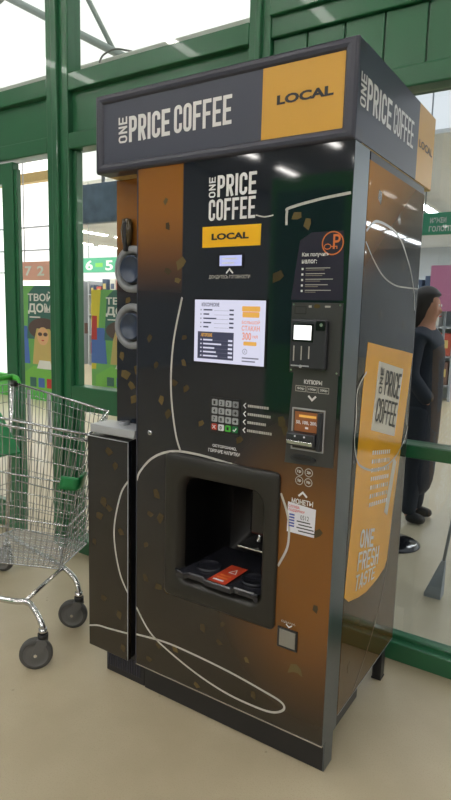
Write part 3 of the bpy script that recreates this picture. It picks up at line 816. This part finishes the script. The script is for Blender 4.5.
bx = MB(); bx.box(-.997, -.776, -.004, .105, .984, 1.016, 'light_grey', .004); bx.lathe([(0, .012), (.020, .012), (.022, 0)], 'ring_grey', Matrix.Translation((-.885, .065, 1.016)), 20)
bx.lathe([(0, .0125), (.008, .0125)], 'dark_ink', Matrix.Translation((-.885, .06, 1.016)), 12)
bx.build('tray', sco)
for z in (1.592, 1.384):
    rg = MB(); T = Matrix.Translation((-.872, .10, z)) @ Matrix.Rotation(PI / 2, 4, 'X')
    rg.lathe([(.085, .0), (.085, .010), (.080, .016), (.066, .018), (.060, .014), (.058, .006), (.056, .004)], 'ring_grey', T, 40)
    rg.lathe([(.056, .004), (.052, .003), (.050, .012)], 'black', T, 40)
    o_ = rg.build('cup_holder', sco)
    rg = MB(); rg.lathe([(.050, .004), (.050, .020), (.046, .024), (.043, .018), (0, .014)], 'cup_blue', T, 36); rg.build('cup', o_)
fl = MB(); fl.box(-.900, -.885, .07, .10, 1.655, 1.76, 'black', .004); fl.lathe([(0, .02), (.02, .018), (.028, 0), (.02, -.02), (0, -.03)], 'gold_dim', Matrix.Translation((-.893, .085, 1.73)) @ Matrix.Scale(2.2, 4, (0, 0, 1)) @ Matrix.Scale(.5, 4, (0, 1, 0)), 16)
fl.build('stirrer_holder', sco)

# ================================================================== SHOPPING CART
ct = thing('shopping_cart', 'chrome wire shopping cart with green corner bumper standing beside the machine', 'shopping cart', (-1.5, .1, 0))
V = Vector
NF, FF, NR, FR = V((-1.055, .045, .955)), V((-1.255, .36, .985)), V((-1.90, -.19, 1.03)), V((-1.96, .40, 1.05))
nf, ff, nr, fr_ = V((-1.20, .01, .372)), V((-1.31, .27, .372)), V((-1.85, -.10, .30)), V((-1.87, .32, .30))
bk = MB(); W = 'zinc_wire'
def grid(a0, a1, b0, b1, nv, ts, r=.0019, thick=()):
    """a0->a1 bottom edge, b0->b1 top edge; nv uprights, ts the heights of the cross wires"""
    for k in range(nv + 1):
        s_ = k / nv; bk.tube([a0.lerp(a1, s_), b0.lerp(b1, s_)], r, W, 5, caps=False)
    for t_ in ts: bk.tube([a0.lerp(b0, t_), a1.lerp(b1, t_)], r * (2. if t_ in thick else 1), W, 5, caps=False)
TS = (0, .05, .10, .15, .20, .26, .33, .42, .52, .64, .76, .88, .95, 1)
grid(nr, nf, NR, NF, 24, TS, thick=(0, .33, .64)); grid(fr_, ff, FR, FF, 24, TS, thick=(0, .33, .64))
grid(nf, ff, NF, FF, 9, TS, thick=(0, .33, .64)); grid(nr, fr_, NR, FR, 14, TS, thick=(0,))
grid(nr, nf, fr_, ff, 34, [k / 14 for k in range(15)], r=.0018)
for a, b_ in ((NR, NF), (NF, FF), (FF, FR)): bk.tube([a, b_], .0055, W, 8)
for a, b_, c_, d_ in ((nr, nf, NR, NF),):
    bk.tube([a.lerp(c_, .96), b_.lerp(d_, .96)], .004, W, 6)
bk.build('basket', ct)
cf = MB(); Cm = 'chrome'
A0, B0 = V((-1.282, .195, 0)), V((-1.168, -.104, 0))    # the two front castors
def ztop(p, z): return V((p.x, p.y, z))
B_path = smooth_line([ztop(B0, .165), V((-1.172, -.104, .182)), V((-1.195, -.098, .202)), V((-1.245, -.083, .220)), V((-1.31, -.072, .228)), V((-1.42, -.112, .224)), V((-2.03, -.24, .215))], 5)
A_path = smooth_line([ztop(A0, .165), V((-1.286, .196, .186)), V((-1.305, .199, .218)), V((-1.340, .197, .245)), V((-1.385, .195, .262)), V((-1.50, .23, .252)), V((-2.03, .37, .215))], 5)
cf.tube(B_path, .0125, Cm, 12); cf.tube(A_path, .0125, Cm, 12); cf.tube([V((-1.315, -.073, .228)), V((-1.385, .195, .262))], .0095, Cm, 10)
cf.tube([V((-1.385, .195, .262)), V((-1.40, .195, .36))], .008, Cm, 8)
for yN, yF in ((-.19, .40),):
    cf.tube([V((-2.03, -.24, .17)), V((-2.01, -.22, 1.05))], .011, Cm, 10); cf.tube([V((-2.03, .37, .17)), V((-2.01, .42, 1.06))], .011, Cm, 10)
cf.build('frame', ct)
def castor(p, yaw, name='castor'):
    fk = MB(); T = Matrix.Translation((p.x, p.y, 0)) @ Matrix.Rotation(yaw, 4, 'Z')
    R = .066
    wc = T @ V((-.028, 0, R))
    fk.cyl(T @ V((0, 0, .128)), T @ V((0, 0, .150)), .021, 'black', 16); fk.cyl(T @ V((0, 0, .148)), T @ V((0, 0, .172)), .017, 'chrome', 16)
    for s_ in (-1, 1):
        pr = [(.012, .128), (-.020, .128), (-.048, .060), (-.036, .050), (-.016, .056), (.018, .112)]
        a = [T @ V((x, s_ * .019, z)) for x, z in pr]; b2 = [T @ V((x, s_ * .022, z)) for x, z in pr]; n = len(pr)
        fk.add(a + b2, [list(range(n))[::-1], list(range(n, 2 * n))] + [[i, (i + 1) % n, (i + 1) % n + n, i + n] for i in range(n)], 'hub')
    fk.box(-.022, .014, -.022, .022, .124, .131, 'hub', .001, T)
    o = fk.build(name, ct)
    wh = MB(); Tw = Matrix.Translation(wc) @ Matrix.Rotation(yaw, 4, 'Z') @ Matrix.Rotation(PI / 2, 4, 'X')
    wh.lathe([(.050, -.0155), (.060, -.0155), (.065, -.010), (R, 0), (.065, .010), (.060, .0155), (.050, .0155)], 'tyre', Tw, 32)
    wh.lathe([(0, .013), (.02, .0145), (.030, .012), (.046, .012), (.050, .0155)], 'hub', Tw, 32); wh.lathe([(0, -.013), (.02, -.0145), (.030, -.012), (.046, -.012), (.050, -.0155)], 'hub', Tw, 32)
    wh.cyl(wc + (T.to_3x3() @ V((0, -.024, 0))), wc + (T.to_3x3() @ V((0, .024, 0))), .007, 'chrome', 10)
    wh.build('wheel', o)
castor(A0, .55); castor(B0, .75); castor(V((-2.03, -.24, 0)), .2); castor(V((-2.03, .37, 0)), .2)
# green bumper on the near front corner at the middle rail
gb = MB()
def on_near(s_, t_): return nr.lerp(nf, s_).lerp(NR.lerp(NF, s_), t_)
def on_front(s_, t_): return nf.lerp(ff, s_).lerp(NF.lerp(FF, s_), t_)
prof = [on_near(.84, t_) if k == 0 else None for k, t_ in ((0, .6),)]
cols = []
for k in range(4): cols.append((lambda t_, k=k: on_near(.91 + .09 * k / 3, t_) + V((.0, -.008, 0))))
for k in range(1, 3): cols.append((lambda t_, k=k: on_front(.12 * k, t_) + V((.008, -.004, 0))))
vs = []; fs = []
nc = len(cols)
for c_ in cols:
    vs += [c_(.69), c_(.675), c_(.63), c_(.60)]
for i in range(nc - 1):
    for k in range(3): fs.append([i * 4 + k, i * 4 + k + 1, (i + 1) * 4 + k + 1, (i + 1) * 4 + k])
gb.add(vs, fs, 'green_plastic', True)
gbo = gb.build('corner_bumper', ct); md = gbo.modifiers.new('s', 'SOLIDIFY'); md.thickness = .012; md.offset = 0
# child seat flap, green plastic, on the rear near the handle
gs = MB()
Qn = lambda s_, t_: nr.lerp(nf, s_).lerp(NR.lerp(NF, s_), t_)
a, b_, c_, d_ = V((-1.84, -.04, .92)), V((-1.58, -.05, .80)), V((-1.58, .13, .79)), V((-1.84, .22, .93))
gs.add([a, b_, c_, d_] + [p - V((0, 0, .008)) for p in (a, b_, c_, d_)], [[0, 1, 2, 3], [7, 6, 5, 4], [0, 4, 5, 1], [1, 5, 6, 2], [2, 6, 7, 3], [3, 7, 4, 0]], 'green_plastic')
gs.build('child_seat_flap', ct)
hd = MB(); hd.tube([V((-2.02, -.21, 1.06)), V((-2.03, .10, 1.07)), V((-2.02, .43, 1.075))], .016, 'bright_green', 12)
hd.tube([V((-2.02, .43, 1.075)), V((-1.98, .425, 1.07)), V((-1.93, .405, 1.045))], [.016, .014, .009], 'bright_green', 12); hd.build('handle', ct)
hd = MB(); hd.box(-1.985, -1.945, .385, .425, 1.03, 1.062, 'black', .006); hd.build('handle_joint', ct)

# ================================================================== BEYOND THE GLASS
# posters
def poster(x0, x1, y, z0, z1, label, bright=True):
    r = thing('promotional_banner', label, 'banner', ((x0 + x1) / 2, y, 0))
    p = MB(); q = front(y); w, h = x1 - x0, z1 - z0
    U = lambda s_: x0 + w * s_
    Zz = lambda t_: z0 + h * t_
    p.box(x0, x1, y, y + .02, z0, z1, 'poster_green')
    p.poly(q, [(U(0), Zz(.2)), (U(.10), Zz(.2)), (U(.22), Zz(1)), (U(0), Zz(1))], 'poster_yellow', .001)
    p.poly(q, [(U(.0), Zz(.26)), (U(.36), Zz(.26)), (U(.30), Zz(.62)), (U(.0), Zz(.62))], 'poster_blue', .002)
    p.poly(q, [(U(.0), Zz(.50)), (U(.13), Zz(.50)), (U(.13), Zz(.74)), (U(.02), Zz(.74))], 'poster_red', .003)
    p.poly(q, [(U(.30), Zz(.50)), (U(1), Zz(.50)), (U(1), Zz(.99)), (U(.52), Zz(1)), (U(.36), Zz(.93))], 'poster_teal', .003)
    p.poly(q, [(U(.1), Zz(.02)), (U(1), Zz(.02)), (U(1), Zz(.20)), (U(.45), Zz(.24)), (U(.1), Zz(.14))], 'lime', .003)
    # portrait: hat, face, hair, shoulders (anonymous)
    hat = circ_pts(U(.72), Zz(.60), w * .38, 26, h * .10)
    p.poly(q, hat, 'poster_dark', .004)
    p.poly(q, [(U(.44), Zz(.26)), (U(1), Zz(.26)), (U(.98), Zz(.52)), (U(.90), Zz(.60)), (U(.56), Zz(.60)), (U(.50), Zz(.50))], 'goods_e', .005)
    p.poly(q, circ_pts(U(.72), Zz(.53), w * .15, 22, h * .085), 'poster_skin', .006)
    for sx in (-.07, .07): p.poly(q, circ_pts(U(.72 + sx), Zz(.548), w * .055, 14, h * .018), 'poster_dark', .007)
    p.poly(q, circ_pts(U(.72), Zz(.49), w * .035, 10, h * .006), 'poster_red', .007)
    p.poly(q, [(U(.55), Zz(.22)), (U(.95), Zz(.22)), (U(.90), Zz(.30)), (U(.62), Zz(.30))], 'poster_white', .006)
    for k in range(3): p.rect(q, U(.36 + .22 * k), U(.52 + .22 * k), Zz(.04), Zz(.13), ('poster_teal', 'poster_blue', 'poster_red')[k], .005)
    po = p.build('print', r)
    p = MB(); q2 = front(y - .004)
    text(p, q2, 'ТВОЙ', U(.34), U(.98), Zz(.855), Zz(.945), 'poster_white', .03); text(p, q2, 'ДОМ', U(.34), U(.98), Zz(.735), Zz(.835), 'poster_white', .04); p.rect(q2, U(.38), U(.66), Zz(.70), Zz(.712), 'poster_white', .001)
    p.build('lettering', r)
    p = MB(); p.box(x0 + w * .2, x0 + w * .25, y + .02, y + .05, 0, z1, 'light_grey'); p.box(x0 + w * .75, x0 + w * .8, y + .02, y + .05, 0, z1, 'light_grey'); p.build('post', r)
poster(-4.80, -4.20, 2.6, .55, 1.66, 'bright promotional banner with a woman in a hat seen through the left opening')
poster(-3.66, -3.08, 2.6, .66, 1.62, 'reflected promotional banner with white lettering, built behind the glass left of the machine')  # the first banner's reflection, built as a second solid banner

def hang_sign(x0, x1, y, z0, z1, m, label, draw, top):
    r = thing('hanging_sign', label, 'sign', ((x0 + x1) / 2, y, z0))
    p = MB(); p.box(x0, x1, y, y + .04, z0, z1, m, .004); draw(p, front(y)); p.build('sign_board', r)
    for x in (x0 + (x1 - x0) * .15, x0 + (x1 - x0) * .85):
        p = MB(); p.tube([(x, y + .02, z1 - .005), (x, y + .02, top)], .006, 'light_grey', 6); p.build('hanger', r)
def d56(p, q):
    text(p, q, '6', -7.34, -7.16, 2.10, 2.27, 'poster_white', .03); text(p, q, '5', -6.86, -6.68, 2.09, 2.26, 'poster_white', .03)
    p.rect(q, -7.10, -6.92, 2.15, 2.22, 'lime', .002)
hang_sign(-7.43, -6.45, 6.05, 2.06, 2.31, 'sign_green', 'green hanging checkout sign numbered 6 and 5', d56, 3.6)
def d72(p, q):
    text(p, q, '7', -5.14, -5.02, 1.79, 1.90, 'poster_white', .03); text(p, q, '2', -4.93, -4.81, 1.79, 1.90, 'poster_white', .03)
hang_sign(-5.26, -4.62, 3.0, 1.74, 1.95, 'pale_red', 'pale red hanging sign numbered 7 and 2 above the bright banner', d72, 3.4)
def dmir(p, q):
    text(p, q, 'ИЭЖЕИ', -.585, -.47, 2.125, 2.165, 'poster_white', .03); text(p, q, 'ГОЛОПТ', -.59, -.42, 2.065, 2.105, 'poster_white', .03)
hang_sign(-.70, -.25, 3.0, 2.045, 2.20, 'sign_green', 'reflected green sign with pale letters, built hanging behind the right glass', dmir, 3.3)  # mirror image of a hall sign, built as a solid board
def dpk(p, q): p.rect(q, -.76, -.66, 1.62, 1.80, 'poster_white', .002)
r_ = MB(); r_.box(-.86, -.55, 4.2, 4.22, 1.50, 1.92, 'poster_pink'); r_.box(-.72, -.70, 4.22, 4.24, 0, 1.9, 'light_grey')
tag(r_.build('pink_placard'), 'pink placard on a post at the right edge behind the tinted glass', 'placard')

# checkout counter, racks and goods
def counter(x0, x1, y0, y1, h, label):
    r = thing('checkout_counter', label, 'counter', ((x0 + x1) / 2, y0, 0))
    p = MB(); p.box(x0, x1, y0, y1, 0, h - .05, 'bright_green', .01); p.build('body', r)
    p = MB(); p.box(x0 - .03, x1 + .03, y0 - .03, y1 + .03, h - .05, h, 'poster_white', .008); p.build('worktop', r)
counter(-5.60, -4.62, 4.9, 5.5, 1.08, 'green checkout counter with white top beyond the left glass')
def rack(x, y, label, seed):
    r = thing('shelf_rack', label, 'shelf', (x, y, 0), 'store shelving racks')
    p = MB()
    for dx in (-.95, .95): p.box(x + dx - .02, x + dx + .02, y, y + .45, 0, 2.1, 'light_grey')
    p.box(x - .95, x + .95, y + .43, y + .45, 0, 2.1, 'pale_wall'); p.build('rack_frame', r)
    rr = random.Random(seed)
    for k in range(4):
        z = .25 + k * .5
        p = MB(); p.box(x - .94, x + .94, y, y + .43, z, z + .03, 'light_grey'); p.build('shelf', r)
        xx = x - .90
        while xx < x + .78:
            w_ = rr.uniform(.12, .30); hh = rr.uniform(.18, .40)
            cm = rr.choice(['goods_a', 'goods_b', 'goods_c', 'goods_d', 'goods_e', 'goods_a'])
            p = MB(); p.box(xx, xx + w_, y + .03, y + .36, z + .03, z + .03 + hh, cm, .012)
            p.rect(front(y + .03), xx + w_ * .2, xx + w_ * .8, z + .03 + hh * .35, z + .03 + hh * .7, rr.choice(['poster_white', 'goods_e', 'goods_d']), .002)
            nm = {'goods_a': 'white', 'goods_b': 'brown', 'goods_c': 'red', 'goods_d': 'blue', 'goods_e': 'cream'}[cm]
            tag(p.build('carton'), '%s carton on the racks at the back of the store' % nm, 'carton', '%s cartons on the store racks' % nm)
            xx += w_ + rr.uniform(.02, .12)
rack(-9.6, 9.2, 'right-hand one of the loaded racks seen through the left glass', 3)
rack(-11.7, 9.2, 'loaded rack further left, half hidden behind the banner and mullion', 4)
rack(-2.6, 9., 'loaded rack at the back of the store seen through the right glass', 5)
# hanging monitor behind left glass
r = thing('hanging_monitor', 'dark hanging screen seen through the left glass above the checkout sign', 'monitor', (-2.95, 2.0, 2.1))
p = MB(); p.box(-3.16, -2.70, 2.0, 2.06, 2.13, 2.44, 'monitor_blue', .008); p.box(-3.14, -2.72, 1.998, 2.01, 2.15, 2.42, 'monitor_blue', .002); p.build('screen', r)
p = MB(); p.tube([(-2.93, 2.03, 2.43), (-2.93, 2.03, 3.1)], .015, 'light_grey'); p.build('bracket', r)

# stanchion with disc foot
r = thing('stanchion', 'barrier post with round black foot standing behind the lower right glass', 'stanchion', (-.43, 2.08, 0))
p = MB(); p.lathe([(0, .035), (.05, .03), (.15, .018), (.175, .006), (.175, 0), (0, 0)], 'black_gloss', Matrix.Translation((-.43, 2.08, 0)), 36); p.build('foot', r)
p = MB(); p.cyl((-.43, 2.08, .03), (-.43, 2.08, .95), .025, 'steel', 16); p.build('pole', r)
# grey triangular sweeper
r = thing('dustpan', 'grey triangular floor sweeper with thin handle behind the lower right glass', 'dustpan', (-.02, 1.45, 0))
p = MB()
def tri(z, s_): return [(-.10 + .0, -.03 * s_, z), (.06, -.03 * s_, z), (.06, .03 * s_, z), (-.10, .03 * s_, z)]
cx_, cy_ = -.030, 1.50
a = [V((cx_ - .035, cy_ - .04, .0)), V((cx_ + .048, cy_ - .04, .0)), V((cx_ + .048, cy_ + .04, 0)), V((cx_ - .035, cy_ + .04, 0))]
b2 = [V((cx_ - .035, cy_ - .04, .02)), V((cx_ + .048, cy_ - .04, .02)), V((cx_ + .048, cy_ + .04, .02)), V((cx_ - .035, cy_ + .04, .02))]
c2 = [V((cx_ + .032, cy_ - .012, .20)), V((cx_ + .052, cy_ - .012, .20)), V((cx_ + .052, cy_ + .012, .20)), V((cx_ + .032, cy_ + .012, .20))]
vv = a + b2 + c2; ff_ = [[3, 2, 1, 0]]
for L in (0, 4):
    for k in range(4): ff_.append([L + k, L + (k + 1) % 4, L + 4 + (k + 1) % 4, L + 4 + k])
ff_.append([8, 9, 10, 11]); p.add(vv, ff_, 'grey_wall'); p.build('pan', r)
p = MB(); p.tube([(cx_ + .042, cy_, .195), (cx_ + .10, cy_ + .02, .75)], .008, 'grey_wall'); p.build('handle', r)

# ceiling lights: one built, the rest copied in rows
def light_proto(name, label, x, y, z, m, group):
    r = thing(name, label, 'ceiling light', (x, y, z), group)
    p = MB(); p.box(x - .09, x + .09, y - .62, y + .62, z + .02, z + .06, 'poster_white'); p.build('housing', r)
    p = MB(); p.box(x - .07, x + .07, y - .60, y + .60, z, z + .021, m); p.build('diffuser', r)
    return r
L0 = light_proto('ceiling_light', 'linear light fitting in the rows under the store ceiling', -13.5, 6.8, 3.4, 'lamp', 'linear lights under the store ceiling')
for ix in range(11):
    for iy in range(7):
        x, y = -13.5 + ix * 2.2, 6.8 + iy * 1.6
        if ix or iy: dup(L0, (x, y, 3.4))
L1 = light_proto('ceiling_light', 'linear light fitting in the rows under the hall ceiling', -7., -24.5, 5.1, 'lamp_hall', 'linear lights under the hall ceiling')
for ix in range(7):
    for iy in range(11):
        if ix or iy: dup(L1, (-7. + ix * 2.1, -24.5 + iy * 2.3, 5.1))
# steel roof beams, duct and cable outside the upper windows
p = MB(); p.tube([(-4.9, 2.2, 4.545), (-1.2, 2.2, 2.52)], .035, 'truss', 6); p.tube([(-4.4, 2.25, 4.27), (-5.6, 2.25, 3.9)], .03, 'truss', 6); p.tube([(-3.0, 2.25, 3.49), (-3.9, 2.25, 4.9)], .02, 'truss', 6); tag(p.build('roof_beam'), 'slanting grey steel roof beam seen through the top left windows', 'beam')
p = MB(); p.box(-6, 1.2, 1.5, 1.75, 2.72, 3.09, 'duct', .01); tag(p.build('air_duct'), 'white duct running along behind the top of the green transom', 'duct')
p = MB(); p.tube(smooth_line([(-2.40, 1.46, 3.05), (-2.36, 1.46, 3.09), (-2.28, 1.48, 3.115), (-2.20, 1.5, 3.10), (-2.14, 1.53, 3.085)]), .006, 'cable', 6); tag(p.build('cable'), 'thin grey cable looping above the green transom', 'cable')
# unseen green pillar added in the hall for the green reflection on the door
p = MB(); p.box(-3.6, -2.4, -6.3, -6., .0, 3.3, 'bright_green', .01); p.box(-3.5, -2.5, -5.999, -5.98, 1.0, 3.1, 'green_plastic'); tag(p.build('reflected_pillar'), 'unseen green pillar added in the hall for its reflection on the door', 'pillar')

# ------------------------------------------------------------------ figure added behind the glass in place of a reflection
def skin_body(name, joints, edges, m, parent, sub=2):
    me = bpy.data.meshes.new(name); me.from_pydata([j[:3] for j in joints], edges, [])
    o = bpy.data.objects.new(name, me); COL.objects.link(o); me.materials.append(M[m])
    a = o.modifiers.new('skin', 'SKIN'); a.use_smooth_shade = True
    for i, j in enumerate(joints):
        rr = j[3] if isinstance(j[3], tuple) else (j[3], j[3])
        me.skin_vertices[0].data[i].radius = rr
    me.skin_vertices[0].data[0].use_root = True
    b_ = o.modifiers.new('sub', 'SUBSURF'); b_.levels = sub; b_.render_levels = sub
    adopt(o, parent); return o
PX, PY = -.455, 2.62
pr = thing('person', 'reflected person in dark coat, built side-on behind the right glass', 'person', (PX, PY, 0))
def at(f_, s_, z): return (PX + f_, PY + s_, z)      # f_: forward (+x), s_: to the person's side
J = [(*at(0, 0, .88), .10), (*at(-.005, 0, 1.05), .09), (*at(.0, 0, 1.22), .105), (*at(-.005, 0, 1.33), .07), (*at(.0, 0, 1.40), .042), (*at(.012, 0, 1.47), .065), (*at(.012, 0, 1.55), .075), (*at(.008, 0, 1.60), .05)]
Ed = [(0, 1), (1, 2), (2, 3), (3, 4), (4, 5), (5, 6), (6, 7)]
def chain(start, pts):
    k = start
    for q in pts: J.append(q); Ed.append((k, len(J) - 1)); k = len(J) - 1
    return k
for s_ in (-1, 1):
    chain(0, [(*at(0, s_ * .085, .80), .075), (*at(.01, s_ * .085, .46), .052), (*at(-.01, s_ * .085, .10), .036), (*at(-.01, s_ * .085, .05), .035), (*at(.10, s_ * .09, .03), .028)])
    wr = chain(3, [(*at(-.01, s_ * .16, 1.31), .045), (*at(-.03, s_ * .18, 1.06), .036), (*at(.05, s_ * .13, .93), .026)])
    pm = chain(wr, [(*at(.070, s_ * .105, .885), .024)])
    for k in range(4): chain(pm, [(*at(.068 + .014 * (k - 1.5), s_ * .095, .83), .008), (*at(.068 + .013 * (k - 1.5), s_ * .09, .795 + .004 * abs(k - 1)), .007)])
    chain(wr, [(*at(.085, s_ * .10, .90), .009), (*at(.095, s_ * .09, .865), .008)])
J.append((*at(.098, 0, 1.495), .012)); Ed.append((5, len(J) - 1))      # nose
skin_body('body', J, Ed, 'skin', pr)
Jc = [(*at(0, 0, .88), (.15, .16)), (*at(-.005, 0, 1.05), (.14, .15)), (*at(0, 0, 1.22), (.145, .16)), (*at(-.005, 0, 1.34), (.11, .12)), (*at(-.003, 0, 1.40), .062), (*at(0, 0, .70), (.15, .16)), (*at(0, 0, .16), (.13, .15))]
Ec = [(0, 1), (1, 2), (2, 3), (3, 4), (0, 5), (5, 6)]
for s_ in (-1, 1):
    k0 = len(Jc); Jc += [(*at(-.01, s_ * .165, 1.31), .06), (*at(-.03, s_ * .185, 1.06), .052), (*at(.03, s_ * .155, .96), .055), (*at(.085, s_ * .10, .87), .055)]; Ec += [(3, k0), (k0, k0 + 1), (k0 + 1, k0 + 2), (k0 + 2, k0 + 3)]
skin_body('coat', Jc, Ec, 'coat', pr)
Jt = [(*at(0, 0, .86), .115)]; Et = []
for s_ in (-1, 1):
    k0 = len(Jt); Jt += [(*at(0, s_ * .085, .78), .092), (*at(.01, s_ * .085, .46), .07), (*at(-.01, s_ * .085, .045), .058)]; Et += [(0, k0), (k0, k0 + 1), (k0 + 1, k0 + 2)]
skin_body('trousers', Jt, Et, 'trousers', pr)
for s_ in (-1, 1):
    skin_body('shoe', [(*at(-.03, s_ * .09, .045), .045), (*at(.05, s_ * .09, .04), .04), (*at(.12, s_ * .095, .035), .032)], [(0, 1), (1, 2)], 'shoe', pr)
hb = MB(); vs = []; fs = []
for a in range(15):
    th = PI * a / 14
    for b_ in range(20):
        ph = 2 * PI * b_ / 20
        dx, dy, dz = math.sin(th) * math.cos(ph), math.sin(th) * math.sin(ph), math.cos(th)
        x, y, z = -.012 + .108 * dx, .096 * dy, 1.545 + .112 * dz
        if dx > .15 and dz < .35: x = min(x, .045); y *= .72                 # the face stays clear
        if dz < -.3: z -= .10 * (-dz - .3); x -= .035; y *= 1.12            # falls to the collar behind
        vs.append(at(x, y, z))
for a in range(14):
    for b_ in range(20): fs.append([a * 20 + b_, (a + 1) * 20 + b_, (a + 1) * 20 + (b_ + 1) % 20, a * 20 + (b_ + 1) % 20])
hb.add(vs, fs, 'hair', True); hb.build('hair', pr)
hd = MB()
for s_ in (-1, 1):
    hd.lathe([(0, .006), (.008, .004), (.010, 0)], 'poster_white', Matrix.Translation(at(.080, s_ * .032, 1.525)) @ Matrix.Rotation(PI / 2, 4, 'Y'), 10)
hd.box(*[c for c in (PX + .083, PX + .09)], PY - .022, PY + .022, 1.448, 1.456, 'poster_red', .002); hd.build('face', pr)

# ================================================================== LIGHT AND CAMERA
wd = bpy.data.worlds.new('World'); scn.world = wd; wd.use_nodes = True
bg = wd.node_tree.nodes['Background']; bg.inputs['Color'].default_value = (1, .995, .96, 1); bg.inputs['Strength'].default_value = 1.25

cam = bpy.data.cameras.new('Camera'); co = bpy.data.objects.new('Camera', cam); COL.objects.link(co)
yaw, pit, rol = -.5747, -.1492, .0265
fw = Vector((math.sin(yaw) * math.cos(pit), math.cos(yaw) * math.cos(pit), math.sin(pit)))
rt = Vector((math.cos(yaw), -math.sin(yaw), 0)); up = rt.cross(fw)
r2 = rt * math.cos(rol) + up * math.sin(rol); u2 = -rt * math.sin(rol) + up * math.cos(rol)
co.matrix_world = Matrix(((r2.x, u2.x, -fw.x, .6297), (r2.y, u2.y, -fw.y, -1.5753), (r2.z, u2.z, -fw.z, 1.45), (0, 0, 0, 1)))
cam.sensor_fit = 'VERTICAL'; cam.sensor_height = 24.; cam.lens = 592.03 / 800 * 24.
cam.clip_start = .02
scn.camera = co
scn.view_settings.view_transform = 'Standard'; scn.view_settings.look = 'None'
scn.view_settings.exposure = 0.; scn.view_settings.gamma = 1.; scn.view_settings.use_curve_mapping = False
